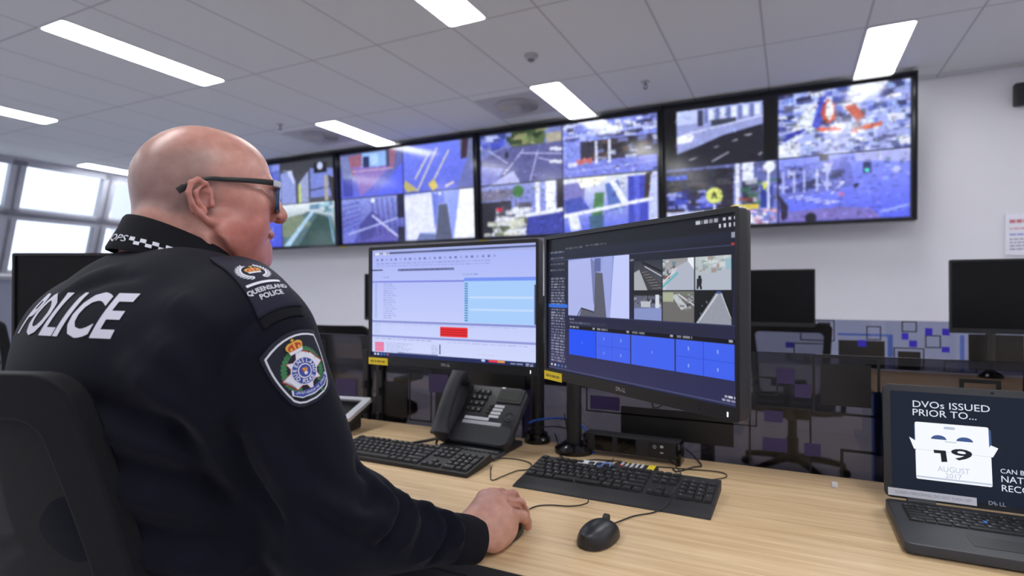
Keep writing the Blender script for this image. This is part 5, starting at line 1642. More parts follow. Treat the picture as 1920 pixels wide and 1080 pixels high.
class Field:
    def __init__(s, xs, ys, zs):
        s.x, s.y, s.z = xs, ys, zs
        s.F = np.full((len(xs), len(ys), len(zs)), 0.3, np.float32)

    def sub(s, lo, hi):
        sl = []
        for a, l, h in zip((s.x, s.y, s.z), lo, hi):
            i0, i1 = np.searchsorted(a, l), np.searchsorted(a, h)
            i0 = max(0, i0 - 1); i1 = min(len(a), i1 + 1)
            if i1 - i0 < 1: return None
            sl.append(slice(i0, i1))
        return tuple(sl)

    def grid(s, sl):
        return s.x[sl[0]][:, None, None], s.y[sl[1]][None, :, None], s.z[sl[2]][None, None, :]

    def mix(s, sl, d, k, sub):
        f = s.F[sl]
        if sub:
            h = np.clip(.5 - .5 * (f + d) / k, 0, 1)
            s.F[sl] = f * (1 - h) - d * h + k * h * (1 - h)
        else:
            h = np.clip(.5 + .5 * (f - d) / k, 0, 1)
            s.F[sl] = f * (1 - h) + d * h - k * h * (1 - h)

    def cone(s, a, b, ra, rb=None, k=0.01, sub=False):
        a = np.array(a, float); b = np.array(b, float)
        if rb is None: rb = ra
        pad = max(ra, rb) + max(0.03, 1.2 * k)
        sl = s.sub(np.minimum(a, b) - pad, np.maximum(a, b) + pad)
        if sl is None: return
        X, Y, Z = s.grid(sl)
        ab = b - a; L2 = float(ab @ ab) + 1e-12
        t = np.clip(((X - a[0]) * ab[0] + (Y - a[1]) * ab[1] + (Z - a[2]) * ab[2]) / L2, 0, 1)
        d = np.sqrt((X - a[0] - t * ab[0]) ** 2 + (Y - a[1] - t * ab[1]) ** 2 + (Z - a[2] - t * ab[2]) ** 2) - (ra + (rb - ra) * t)
        s.mix(sl, d.astype(np.float32), k, sub)

    def chain(s, pts, rs, k=0.01, sub=False):
        for i in range(len(pts) - 1): s.cone(pts[i], pts[i + 1], rs[i], rs[i + 1], k, sub)

    def ell(s, c, r, Rm=None, k=0.02, sub=False):
        c = np.array(c, float); r = np.array(r, float)
        m = max(r) + max(0.03, 1.2 * k)
        sl = s.sub(c - m, c + m)
        if sl is None: return
        X, Y, Z = s.grid(sl)
        X = X - c[0]; Y = Y - c[1]; Z = Z - c[2]
        if Rm is not None:
            X, Y, Z = (X * Rm[0, 0] + Y * Rm[1, 0] + Z * Rm[2, 0], X * Rm[0, 1] + Y * Rm[1, 1] + Z * Rm[2, 1], X * Rm[0, 2] + Y * Rm[1, 2] + Z * Rm[2, 2])
        k0 = np.sqrt((X / r[0]) ** 2 + (Y / r[1]) ** 2 + (Z / r[2]) ** 2) + 1e-6
        k1 = np.sqrt((X / r[0] ** 2) ** 2 + (Y / r[1] ** 2) ** 2 + (Z / r[2] ** 2) ** 2) + 1e-6
        s.mix(sl, (k0 * (k0 - 1) / k1).astype(np.float32), k, sub)

    def cut_below(s, z):
        s.F[:] = np.maximum(s.F, (z - s.z)[None, None, :])

    def cut_above(s, z):
        s.F[:] = np.maximum(s.F, (s.z - z)[None, None, :])

    def mesh(s, smooth=2, lam=0.5):
        F = s.F
        neg = F < 0
        nx, ny, nz = F.shape
        c = np.zeros((nx - 1, ny - 1, nz - 1), np.int8)
        for dx in (0, 1):
            for dy in (0, 1):
                for dz in (0, 1):
                    c += neg[dx:nx - 1 + dx, dy:ny - 1 + dy, dz:nz - 1 + dz]
        act = (c > 0) & (c < 8)
        I, J, K = np.nonzero(act)
        idx = np.full(act.shape, -1, np.int32)
        idx[I, J, K] = np.arange(len(I))
        pos = np.zeros((len(I), 3)); cnt = np.zeros(len(I))
        co = [(dx, dy, dz) for dx in (0, 1) for dy in (0, 1) for dz in (0, 1)]
        for a in range(8):
            for b in range(a + 1, 8):
                A, Bq = co[a], co[b]
                if sum(abs(p - q) for p, q in zip(A, Bq)) != 1: continue
                f0 = F[I + A[0], J + A[1], K + A[2]]; f1 = F[I + Bq[0], J + Bq[1], K + Bq[2]]
                m = (f0 < 0) != (f1 < 0)
                t = np.where(m, f0 / np.where(m, f0 - f1, 1), 0)
                for ax, arr, N in ((0, s.x, I), (1, s.y, J), (2, s.z, K)):
                    p0 = arr[N + A[ax]]; p1 = arr[N + Bq[ax]]
                    pos[:, ax] += np.where(m, p0 + (p1 - p0) * t, 0)
                cnt += m
        pos /= cnt[:, None]
        faces = []
        for ax in range(3):
            a = neg; sl0 = [slice(None)] * 3; sl1 = [slice(None)] * 3
            sl0[ax] = slice(0, -1); sl1[ax] = slice(1, None)
            ch = a[tuple(sl0)] != a[tuple(sl1)]
            i, j, k = np.nonzero(ch)
            inside = a[tuple(sl0)][i, j, k]
            o1, o2 = [(1, 2), (2, 0), (0, 1)][ax]
            P_ = [i, j, k]
            ok = (P_[o1] > 0) & (P_[o2] > 0) & (P_[o1] < act.shape[o1]) & (P_[o2] < act.shape[o2])
            P_ = [q[ok] for q in P_]; inside = inside[ok]

            def at(d1, d2):
                q = [P_[0].copy(), P_[1].copy(), P_[2].copy()]
                q[o1] -= d1; q[o2] -= d2
                return idx[q[0], q[1], q[2]]
            q = np.stack([at(1, 1), at(0, 1), at(0, 0), at(1, 0)], 1)
            q[~inside] = q[~inside][:, ::-1]
            faces.append(q)
        fc = np.concatenate(faces)
        fc = fc[(fc >= 0).all(1)]
        # laplacian smoothing
        e = np.concatenate([fc[:, [0, 1]], fc[:, [1, 2]], fc[:, [2, 3]], fc[:, [3, 0]]])
        e = np.concatenate([e, e[:, ::-1]])
        deg = np.bincount(e[:, 0], minlength=len(pos)).astype(float)
        for _ in range(smooth):
            acc = np.stack([np.bincount(e[:, 0], weights=pos[e[:, 1], q], minlength=len(pos)) for q in range(3)], 1)
            pos = pos * (1 - lam) + lam * acc / np.maximum(deg, 1)[:, None]
        return pos, fc


def np_normals(co, fc):
    n = np.cross(co[fc[:, 2]] - co[fc[:, 0]], co[fc[:, 3]] - co[fc[:, 1]])
    vn = np.zeros_like(co)
    for k in range(4):
        for q in range(3):
            vn[:, q] += np.bincount(fc[:, k], weights=n[:, q], minlength=len(co))
    return vn / (np.linalg.norm(vn, axis=1, keepdims=True) + 1e-12)


def np_obj(name, co, fc, mats, parent, colors=None):
    me = bpy.data.meshes.new(name)
    n = fc.shape[1]
    me.vertices.add(len(co)); me.vertices.foreach_set('co', co.astype(np.float32).ravel())
    me.loops.add(fc.size); me.loops.foreach_set('vertex_index', fc.astype(np.int32).ravel())
    me.polygons.add(len(fc)); me.polygons.foreach_set('loop_start', np.arange(0, fc.size, n, dtype=np.int32))
    me.update(calc_edges=True); me.validate()
    me.polygons.foreach_set('use_smooth', [True] * len(me.polygons))
    if colors is not None:
        at = me.color_attributes.new('tone', 'FLOAT_COLOR', 'POINT')
        at.data.foreach_set('color', np.concatenate([colors, np.ones((len(co), 1))], 1).astype(np.float32).ravel())
    me.materials.append(mats)
    o = bpy.data.objects.new(name, me); COL.objects.link(o)
    if parent: o.parent = parent
    return o


# --- head frame: x to his right, y forward, z up, origin midway between the ears
HYAW, HPIT = R(26), R(-1.5)
HP = np.array((-0.875, 0.630, 1.320))
fw = np.array((math.sin(HYAW), math.cos(HYAW), 0.0)); rt = np.array((math.cos(HYAW), -math.sin(HYAW), 0.0)); up = np.array((0, 0, 1.0))
fwp = fw * math.cos(HPIT) + up * math.sin(HPIT); upp = up * math.cos(HPIT) - fw * math.sin(HPIT)
HR = np.stack([rt, fwp, upp], 1)


def h(x, y, z): return HP + HR @ np.array((x, y, z), float)


def hloc(p): return (p - HP) @ HR


CX = -0.872       # mid line of the torso
SH_R = (-0.668, 0.565, 1.115); EL_R = (-0.602, 0.630, 0.842); WR_R = (-0.492, 0.850, 0.763)


def mir(p): return (2 * CX - p[0] - 0.03, p[1], p[2])


SH_L, EL_L, WR_L = (2 * CX - SH_R[0], SH_R[1], SH_R[2]), mir(EL_R), mir(WR_R)


def torso(f, off, arms=True):
    Rt = np.array(Matrix.Rotation(R(-20), 3, 'X'))
    f.ell((CX, .545, .990), (.192 + off, .152 + off, .215 + off), Rt, .06)
    f.ell((CX, .520, 1.075), (.200 + off, .112 + off, .140 + off), Rt, .06)
    f.ell((CX, .642, .820), (.200 + off, .195 + off, .180 + off), None, .06)
    f.ell((CX, .595, .800), (.190 + off, .145 + off, .200 + off), None, .06)
    f.ell((CX, .600, .610), (.205 + off, .160 + off, .125 + off), None, .06)
    f.cone((CX - .15, .550, 1.110), (CX + .15, .550, 1.110), .086 + off, None, .06)
    for s in (-1, 1):
        f.cone((CX + s * .035, .575, 1.171), (CX + s * .155, .580, 1.158), .060 + off, .050 + off, .05)
    for s in (-1, 1): f.cone((CX + s * .080, .605, 1.188), (CX + s * .135, .605, 1.178), .036 + off, .036 + off, .03)
    f.cone((CX - .05, .548, 1.171), (CX + .05, .548, 1.171), .058 + off, None, .05)
    if arms:
        for sh, el, wr in ((SH_R, EL_R, WR_R), (SH_L, EL_L, WR_L)):
            f.cone(sh, el, .070 + off, .060 + off, .045)
            t_ = .87 if off > 0 else 1.0
            w2 = tuple(p + (q - p) * t_ for p, q in zip(el, wr))
            f.cone(el, w2, .068 + off, .031 + off, .03)
            f.ell((el[0] + (.022 if el[0] > CX else -.022), el[1] + .042, el[2] + .020), (.045 + off, .045 + off, .045 + off), None, .03)


def legs(f, off):
    f.ell((CX, .600, .610), (.205 + off, .160 + off, .125 + off), None, .06)
    for s in (-1, 1):
        hip = (CX + s * .10, .62, .590); kn = (CX + s * .135, 1.01, .590); an = (CX + s * .135, .960, .12)
        f.cone(hip, kn, .092 + off, .068 + off, .04); f.cone(kn, an, .066 + off, .046 + off, .03)


def head(f):
    K = .022
    f.ell(h(0, -.004, .048), (.0795, .098, .0900), HR, K)
    f.ell(h(0, -.05, .035), (.068, .054, .062), HR, K)
    f.ell(h(0, .036, .066), (.063, .060, .058), HR, K)
    f.ell(h(0, .045, .000), (.062, .053, .078), HR, K)
    for s in (-1, 1):
        f.ell(h(s * .045, .056, .012), (.028, .032, .024), HR, .02)       # cheekbone
        f.ell(h(s * .045, .052, -.028), (.032, .036, .036), HR, .02)      # cheek
        f.cone(h(s * .056, .004, -.048), h(s * .024, .066, -.070), .029, .025, .025)   # jaw
        f.ell(h(s * .050, .020, -.045), (.030, .040, .040), HR, .02)
        f.cone(h(s * .010, .097, .050), h(s * .042, .086, .050), .0120, .0110, .014)      # brow
        f.ell(h(s * .036, .108, .034), (.021, .016, .013), HR, .014, True)  # socket
        f.ell(h(s * .034, .083, .034), (.0155, .0145, .0135), HR, .004)     # lid and eye
    f.ell(h(0, .066, -.040), (.036, .038, .036), HR, .02)
    f.ell(h(0, .087, -.075), (.024, .020, .019), HR, .018)                # chin
    f.ell(h(0, .030, -.082), (.052, .052, .032), HR, .03)                 # under the chin
    f.cone(h(0, .100, .044), h(0, .114, .010), .0110, .0135, .010)        # nose
    f.ell(h(0, .1175, .004), (.0155, .0150, .0140), HR, .006)
    for s in (-1, 1):
        f.ell(h(s * .0155, .106, -.001), (.0090, .0125, .0100), HR, .005)
    for s in (-1, 1):
        f.ell(h(s * .0085, .112, -.0105), (.0042, .0075, .0050), HR, .003, True)
        f.chain([h(s * .017, .110, -.004), h(s * .033, .095, -.022), h(s * .037, .084, -.046)], [.0032, .0032, .002], .008, True)   # smile fold
    f.chain([h(-.024, .092, -.033), h(-.008, .102, -.032), h(.008, .102, -.032), h(.024, .092, -.033)], [.0038, .0056, .0056, .0038], .006)
    f.chain([h(-.022, .090, -.050), h(0, .100, -.055), h(.022, .090, -.050)], [.004, .0062, .004], .006)
    f.chain([h(-.034, .084, -.033), h(-.020, .101, -.041), h(0, .110, -.0435), h(.020, .101, -.041), h(.034, .084, -.033)], [.004, .0046, .0046, .0046, .004], .003, True)
    for s in (-1, 1):
        f.chain([h(s * .030, .084, -.070), h(s * .036, .070, -.088)], [.002, .001], .006, True)

    # thick neck and nape folds
    f.cone(h(0, -.034, -.005), h(0, -.062, -.16), .063, .074, .02)
    f.cone(h(0, .015, -.075), h(0, -.02, -.15), .052, .062, .03)
    f.cone(h(-.03, -.062, -.022), h(.03, -.062, -.022), .034, .034, .008)
    for s in (-1, 1): f.chain([h(s * .084, -.010, -.034), h(s * .080, .006, -.060), h(s * .066, .036, -.092), h(s * .040, .070, -.106)], [.003, .0055, .0055, .003], .010, True)
    # ears: rolled rim, bowl, inner ridge, tragus and lobe
    tl = HR @ np.array(Matrix.Rotation(R(-30), 3, 'X'))
    for s in (-1, 1):
        f.ell(h(s * .0810, -.0190, .0040), (.0065, .0140, .0245), tl, .007)
        ol = [(.0790, -.0085, .0225), (.0850, -.0150, .0310), (.0920, -.0265, .0345), (.0965, -.0360, .0275), (.0975, -.0395, .0120), (.0945, -.0340, -.0020), (.0900, -.0230, -.0160), (.0850, -.0110, -.0262)]
        f.chain([h(s * a, b, c) for a, b, c in ol], [.0034, .0040, .0042, .0042, .0040, .0042, .0048, .0060], .003)
        f.ell(h(s * .0820, -.0035, -.0262), (.0060, .0085, .0080), HR, .005)                 # lobe
        f.ell(h(s * .0895, -.0195, .0075), (.0095, .0100, .0150), tl, .004, True)            # bowl
        f.chain([h(s * .0880, -.0200, .0270), h(s * .0895, -.0290, .0150), h(s * .0880, -.0240, .0000), h(s * .0855, -.0130, -.0120)], [.0026, .0032, .0034, .0030], .004)
        f.chain([h(s * .0850, -.0110, .0130), h(s * .0850, -.0120, .0040), h(s * .0835, -.0085, -.0060)], [.0035, .0045, .0030], .003, True)
        f.ell(h(s * .0805, -.0045, .0010), (.0055, .0048, .0070), HR, .003)                   # tragus


def hand(f, m):
    """right hand cupped over the mouse; m maps points for the other hand"""
    g = lambda *p: m(p)
    W = g(-.489, .858, .772)
    f.cone(m((-.507, .822, .772)), W, .0295, .0275, .012)
    f.cone(W, g(-.480, .895, .782), .0265, .0225, .014)
    mcp = [(-.508, .946, .799), (-.490, .949, .804), (-.471, .942, .799), (-.453, .928, .787)]
    root = [(-.497, .880, .783), (-.488, .880, .788), (-.478, .878, .786), (-.466, .876, .778)]
    for (a, b, r) in zip(root, mcp, (.0155, .0155, .0150, .0140)):
        f.cone(m(a), m(b), .0185, r - .001, .014)
    f.ell(g(-.478, .915, .778), (.034, .040, .016), None, .012)
    f.ell(g(-.456, .905, .757), (.022, .046, .027), None, .014)
    f.ell(g(-.450, .928, .764), (.017, .032, .026), None, .012)
    f.ell(g(-.500, .895, .765), (.020, .036, .020), None, .014)
    for b, r in zip(mcp, (.0132, .0138, .0130, .0118)): f.ell(m((b[0], b[1] + .003, b[2] + .001)), (r, r, r), None, .008)
    fin = [
        [mcp[0], (-.498, .998, .792), (-.496, 1.020, .776), (-.494, 1.030, .763)],
        [mcp[1], (-.474, .999, .792), (-.472, 1.020, .773), (-.471, 1.028, .759)],
        [mcp[2], (-.4535, .987, .784), (-.452, 1.004, .765), (-.451, 1.010, .751)],
        [mcp[3], (-.4370, .966, .771), (-.4365, .982, .756), (-.437, .988, .745)],
    ]
    for c, r in zip(fin, (.0112, .0115, .0112, .0104)):
        f.chain([m(p) for p in c], [r + .0012, r, r - .0010, r - .0022], .003)
        f.ell(m(c[1]), (r + .0007, r + .0007, r + .0007), None, .003)
    for a, b in zip(fin, fin[1:]):      # clefts between the fingers
        mid = [tuple((p + q) / 2 for p, q in zip(u, v)) for u, v in zip(a, b)]
        mid[0] = tuple(p + (q - p) * .12 for p, q in zip(mid[0], mid[1]))
        f.chain([m((p[0], p[1], p[2] + dz)) for p, dz in zip(mid, (.0115, .0105, .008, .004))], [.0012, .0034, .0034, .0030], .0035, True)
    f.chain([g(-.503, .895, .776), g(-.525, .922, .768), g(-.527, .950, .760), g(-.519, .975, .753)], [.015, .0135, .0115, .010], .008)


def mleft(p): return (2 * CX - p[0] - 0.022, p[1] - .004, p[2])


fb = Field(axis([(-1.36, -1.185, .0035), (-1.185, -1.0, .010), (-1.0, -.745, .002), (-.745, -.545, .008), (-.545, -.405, .002)]),
           axis([(.32, .49, .010), (.49, .80, .002), (.80, 1.065, .0023)]),
           axis([(.04, .715, .014), (.715, .835, .0022), (.835, 1.19, .009), (1.19, 1.48, .002)]))
torso(fb, -.016)
legs(fb, -.014)
head(fb)
hand(fb, lambda p: (p[0] - .011, p[1] - .004, p[2]))
hand(fb, mleft)
co, fc = fb.mesh(2, .45)
del fb

# skin tone: stubble shadow round the back of the head, redder ears, cheeks and knuckles
L = hloc(co)


def sm(a, b, x): return np.clip((x - a) / (b - a), 0, 1) ** 2 * (3 - 2 * np.clip((x - a) / (b - a), 0, 1))


base = np.array(rgb(208, 153, 138)[:3]); red = np.array(rgb(184, 104, 92)[:3]); stub = np.array(rgb(150, 122, 116)[:3]); lip = np.array(rgb(176, 98, 88)[:3])
col = np.tile(base, (len(co), 1))
isH = co[:, 2] > 1.15


def blend(m, c):
    global col
    col = col * (1 - m[:, None]) + c * m[:, None]


rs = np.random.RandomState(5)
wob = .006 * np.sin(L[:, 1] * 90) + .004 * np.sin(L[:, 2] * 130 + 1)
st = sm(.030, -.035, L[:, 1] + wob) * sm(-.028, -.006, L[:, 2] + wob) * sm(.118, .06, L[:, 2]) * (np.abs(L[:, 0]) < .0835)
blend(st * .85 * isH, stub)
blend(.72 * isH * sm(.05, -.02, L[:, 2]) * sm(-.01, .03, L[:, 1]), red)
blend(.5 * isH * (np.abs(L[:, 0]) > .080) * (L[:, 2] < .06) * (L[:, 2] > -.045), red)
blend(.45 * isH * np.exp(-((L[:, 1] - .118) ** 2 + L[:, 0] ** 2 + (L[:, 2] - .002) ** 2) / .016 ** 2), red)
blend(.35 * isH * sm(-.03, -.06, L[:, 2]) * sm(.0, -.04, L[:, 1]), red)
dl = np.abs(L[:, 2] + .0425 + .006 * (np.abs(L[:, 0]) / .02) ** 2 * -1)
blend(.6 * isH * (dl < .013) * (np.abs(L[:, 0]) < .023) * sm(.09, .097, L[:, 1]), lip)
nost = np.minimum(((L - np.array((.0085, .112, -.0105))) ** 2).sum(1), ((L - np.array((-.0085, .112, -.0105))) ** 2).sum(1))
blend(.7 * isH * np.exp(-nost / .0055 ** 2), np.array(rgb(70, 30, 26)[:3]))
isHand = (co[:, 2] < .84) & (co[:, 1] > .84)
blend(1.0 * isHand, np.array(rgb(204, 154, 134)[:3]))
blend(.22 * isHand * sm(.93, .98, co[:, 1]), red)

m, t, b = new_mat('skin')
a_ = t.nodes.new('ShaderNodeVertexColor'); a_.layer_name = 'tone'
tc = t.nodes.new('ShaderNodeTexCoord')
nz = t.nodes.new('ShaderNodeTexNoise'); nz.inputs['Scale'].default_value = 55; nz.inputs['Detail'].default_value = 5
t.links.new(tc.outputs['Object'], nz.inputs['Vector'])
rp = t.nodes.new('ShaderNodeValToRGB'); rp.color_ramp.elements[0].position = .3; rp.color_ramp.elements[1].position = .72
rp.color_ramp.elements[0].color = (.80, .72, .70, 1); rp.color_ramp.elements[1].color = (1.1, 1.08, 1.08, 1)
t.links.new(nz.outputs['Fac'], rp.inputs['Fac'])
mu = t.nodes.new('ShaderNodeMixRGB'); mu.blend_type = 'MULTIPLY'; mu.inputs[0].default_value = .7
t.links.new(a_.outputs['Color'], mu.inputs[1]); t.links.new(rp.outputs['Color'], mu.inputs[2])
t.links.new(mu.outputs[0], b.inputs['Base Color'])
b.inputs['Roughness'].default_value = 0.36
b.inputs['Subsurface Weight'].default_value = 0.12
b.inputs['Subsurface Radius'].default_value = (.012, .005, .003)
n2 = t.nodes.new('ShaderNodeTexNoise'); n2.inputs['Scale'].default_value = 700; n2.inputs['Detail'].default_value = 2
t.links.new(tc.outputs['Object'], n2.inputs['Vector'])
bp = t.nodes.new('ShaderNodeBump'); bp.inputs['Strength'].default_value = .22; bp.inputs['Distance'].default_value = .001
t.links.new(n2.outputs['Fac'], bp.inputs['Height']); t.links.new(bp.outputs['Normal'], b.inputs['Normal'])
M_SKIN = m

man = empty('person', (0, 0, 0), 0, 'bald man in glasses and navy police sweater seated at the desk', 'person')
skin = np_obj('body', co, fc, M_SKIN, man, col)

# --- sweater
M_NAVY = mat('navy_knit', rgb(12, 12, 26), 0.85, var=0.10, vscale=40, bump=0.25, bscale=1400, sheen=0.05, spec=0.18)
M_NAVYDARK = mat('navy_rib', rgb(14, 14, 21), 0.85, var=0.10, vscale=60, bump=0.3, bscale=1200, spec=0.25)
M_SLIDE = mat('navy_slide', rgb(25, 26, 44), 0.75, var=0.05, vscale=60, bump=0.2, bscale=1500, spec=0.3)
M_WHITEINK = mat('white_print', rgb(206, 204, 218), 0.6, var=0.02)
ff = Field(axis([(-1.34, -.42, .006)]), axis([(.32, .95, .006)]), axis([(.63, 1.305, .006)]))
torso(ff, .008)
ff.cut_below(.65)
co, fc = ff.mesh(5, .5)
del ff
shirt_tree0 = BVHTree.FromPolygons([Vector(v) for v in co], [tuple(int(i) for i in f_) for f_ in fc])
EYE = Vector((0, 0, CAMZ))


def hit0(px, py):
    r_ = ray(px, py).normalized()
    q = shirt_tree0.ray_cast(EYE, r_)
    return q[0]


# folds: each a line laid on the cloth with a width and a height
FOLDS = [
    ([(470, 600), (430, 650), (405, 710), (398, 770)], .007, -.0045),           # sleeve seam
    ([(250, 690), (300, 730), (350, 770), (400, 830), (440, 900), (470, 960)], .020, .011),
    ([(300, 640), (350, 690), (395, 760), (420, 830)], .016, .008),
    ([(330, 790), (370, 860), (410, 930), (450, 990)], .012, -.008),
    ([(160, 745), (240, 775), (320, 800), (380, 840)], .014, -.007),
    ([(180, 800), (260, 830), (340, 850), (400, 880)], .013, .007),
    ([(200, 860), (290, 885), (370, 905), (440, 930)], .013, -.006),
    ([(220, 920), (310, 945), (400, 960), (480, 970)], .014, .006),
    ([(240, 985), (330, 1010), (430, 1015), (520, 1010)], .013, -.006),
    ([(250, 1040), (350, 1060), (450, 1060), (530, 1045)], .014, .007),
    ([(330, 560), (380, 590), (420, 640)], .018, .005),
    ([(110, 560), (170, 520), (240, 500)], .014, .004),
    ([(150, 545), (210, 525), (280, 520)], .010, -.003),
    ([(455, 730), (480, 800), (520, 880), (560, 960)], .016, .006),
    ([(430, 800), (460, 880), (500, 950), (545, 1010)], .012, -.008),
    ([(520, 780), (560, 850), (610, 910), (660, 950)], .014, -.004),
    # bunching down the forearm
    ([(690, 888), (712, 915), (735, 948), (718, 990), (690, 1022)], .010, .009),
    ([(728, 912), (750, 950), (735, 1000), (708, 1036)], .009, -.008),
    ([(750, 924), (776, 960), (768, 1000), (740, 1046)], .007, .006),
    ([(770, 934), (796, 970), (788, 1012), (760, 1056)], .006, -.005),
    ([(792, 946), (824, 982), (812, 1022), (768, 1062)], .009, .009),
    ([(812, 957), (842, 990), (832, 1028), (790, 1068)], .007, -.008),
    ([(832, 962), (862, 994), (854, 1032), (815, 1072)], .008, .008),
    ([(855, 970), (878, 1000), (872, 1036), (850, 1066)], .006, -.006),
    ([(600, 930), (650, 965), (700, 975), (725, 960)], .016, .009),
    ([(585, 960), (640, 1000), (700, 1030), (770, 1045)], .013, -.006),
    ([(672, 868), (700, 905), (690, 940), (650, 955)], .012, -.007),
]
nrm = np_normals(co, fc)
disp = np.zeros(len(co))
for pts, wd, am in FOLDS:
    q = [hit0(*p) for p in pts]
    q = [p for p in q if p is not None]
    if len(q) < 2: continue
    q = np.array([tuple(p) for p in spline(q, 8)])
    lo, hi_ = q.min(0) - wd * 3, q.max(0) + wd * 3
    ids = np.nonzero(((co > lo) & (co < hi_)).all(1))[0]
    if not len(ids): continue
    c = co[ids]
    best = np.full(len(ids), 9.0); bt = np.zeros(len(ids))
    for i in range(len(q) - 1):
        a, b2 = q[i], q[i + 1]; ab = b2 - a
        tt = np.clip(((c - a) @ ab) / (ab @ ab + 1e-12), 0, 1)
        d = np.linalg.norm(c - a - tt[:, None] * ab, axis=1)
        m_ = d < best; best[m_] = d[m_]; bt[m_] = (i + tt[m_]) / (len(q) - 1)
    disp[ids] += am * 1.45 * np.exp(-(best / wd) ** 2) * np.clip((1 - bt) * 4, 0, 1) * np.clip(.55 + bt * 5, 0, 1)
# faint random drape
g3 = co * np.array((9.0, 7.0, 16.0))
disp += .0016 * np.sin(g3[:, 0] + 2.0 * np.sin(g3[:, 2] * .8)) * np.sin(g3[:, 2] + 1.5 * np.sin(g3[:, 1]))
co = co + nrm * disp[:, None]
sweater = np_obj('sweater', co, fc, M_NAVY, man)
tree = BVHTree.FromPolygons([Vector(v) for v in co], [tuple(int(i) for i in f_) for f_ in fc])


def hitp(px, py):
    q = tree.ray_cast(EYE, ray(px, py).normalized())
    return q[0], q[1]


def decal(name, polys, O, Ux, Uy, N, mats, parent, eps, cell=0.006, reach=0.15, thick=0.0):
    """lay flat artwork (list of (points, material index)) on the cloth around O"""
    bm = B()
    for item in polys:
        if len(item) == 3:          # ready triangulated lettering
            vs, fs, mi = item
            bv = [bm.verts.new((x, y, 0)) for x, y in vs]
            for f_ in fs:
                try: bm.faces.new([bv[i] for i in f_]).material_index = mi
                except ValueError: pass
        else:
            pts, mi = item
            f_ = bm.faces.new([bm.verts.new((x, y, 0)) for x, y in pts]); f_.material_index = mi
    bmesh.ops.triangulate(bm, faces=bm.faces[:])
    for _ in range(5):
        es = [e for e in bm.edges if e.calc_length() > cell]
        if not es: break
        bmesh.ops.subdivide_edges(bm, edges=es, cuts=1)
        bmesh.ops.triangulate(bm, faces=[f_ for f_ in bm.faces if len(f_.verts) > 4])
    for v in bm.verts:
        p = O + Ux * v.co.x + Uy * v.co.y
        q = tree.ray_cast(p + N * reach, -N, reach * 2.2)
        if q[0] is None:
            q = tree.find_nearest(p)
        nn = (q[1] + N * 0.6).normalized()
        v.co = q[0] + nn * eps
    o = obj(name, bm, mats, parent, 180)
    ns = sum((Vector(p_.normal) * p_.area for p_ in o.data.polygons), Vector())
    if ns.dot(N) < 0: o.data.flip_normals()
    if thick:
        md = o.modifiers.new('thickness', 'SOLIDIFY'); md.thickness = thick; md.offset = -1
    return o


def frame_at(px, py, upv, lean=None):
    p, n = hitp(px, py)
    n = n.copy() if lean is None else lean
    n.normalize()
    uy = (upv - n * upv.dot(n)).normalized()
    ux = uy.cross(n).normalized()
    return p, ux, uy, n


def letters(s, size, x=0.0, y=0.0, mi=0, width=None, **k):
    vs, fs = text_geo(s, size, **k)
    sx = 1.0
    if width:
        xs = [v[0] for v in vs]; sx = width / (max(xs) - min(xs))
    return ([(vx * sx + x, vy + y) for vx, vy in vs], fs, mi)


# POLICE across the shoulder blades
nb = Vector((-0.02, -1.0, 0.08)).normalized()
pO = Vector((-0.876, 0.42, 1.153))
ux = Vector((1, 0, 0)); uy = nb.cross(ux).normalized()
if uy.z < 0: uy = -uy
decal('police_lettering', [letters('POLICE', 0.080, width=0.222, offset=0.026, shear=0.02)], pO, ux, uy, nb, M_WHITEINK, sweater, 0.0012, 0.008)

# sleeve badge
M_BADGE = mat('badge_navy', rgb(24, 26, 42), 0.8, var=0.04, bump=0.2, bscale=1500)
M_BWHITE = mat('badge_white', rgb(226, 226, 236), 0.7)
M_BBLUE = mat('badge_blue', rgb(52, 72, 158), 0.7)
M_BGREEN = mat('badge_green', rgb(58, 122, 78), 0.7, var=0.15, vscale=300)
M_BRED = mat('badge_red', rgb(188, 62, 40), 0.7)
M_BGOLD = mat('badge_gold', rgb(224, 170, 66), 0.6)
BM_ = [M_BADGE, M_BWHITE, M_BBLUE, M_BGREEN, M_BRED, M_BGOLD]
arm_ax = (Vector(SH_R) - Vector(EL_R)).normalized()
bO, bn = hitp(566, 690)
bn = (bn + Vector((0.0, -0.15, 0))).normalized()
bO, bx, by, bn = frame_at(566, 690, (arm_ax + Vector((-0.22, -0.05, 0.0))), bn)


def shield(w, h_, n=8):
    pts = []
    for k in range(n + 1):       # top arc from left corner to right corner
        u = -1 + 2 * k / n
        pts.append((u * w / 2, h_ * (.36 + .14 * (1 - u * u))))
    for k in range(1, n + 1):    # right side down
        t = k / n
        pts.append((w / 2 * (1 - .26 * t ** 1.7 + .04 * math.sin(PI * t)), h_ * (.36 - .74 * t)))
    pts += [(w * .30, -h_ * .445), (w * .2, -h_ * .482), (0, -h_ * .5), (-w * .2, -h_ * .482), (-w * .30, -h_ * .445)]
    for k in range(n, 0, -1):
        t = k / n
        pts.append((-w / 2 * (1 - .26 * t ** 1.7 + .04 * math.sin(PI * t)), h_ * (.36 - .74 * t)))
    return pts


BW, BH = 0.086, 0.100
badge = decal('sleeve_badge', [(shield(BW, BH), 0)], bO, bx, by, bn, BM_, sweater, 0.0022, 0.006, thick=0.002)
decal('badge_border', [(shield(BW * .90, BH * .90), 1)], bO, bx, by, bn, BM_, badge, 0.0026)
decal('badge_field', [(shield(BW * .85, BH * .855), 0)], bO, bx, by, bn, BM_, badge, 0.0030)


def circ(cx, cy, r, n=24, ry=None): return [(cx + r * math.cos(2 * PI * k / n), cy + (ry or r) * math.sin(2 * PI * k / n)) for k in range(n)]


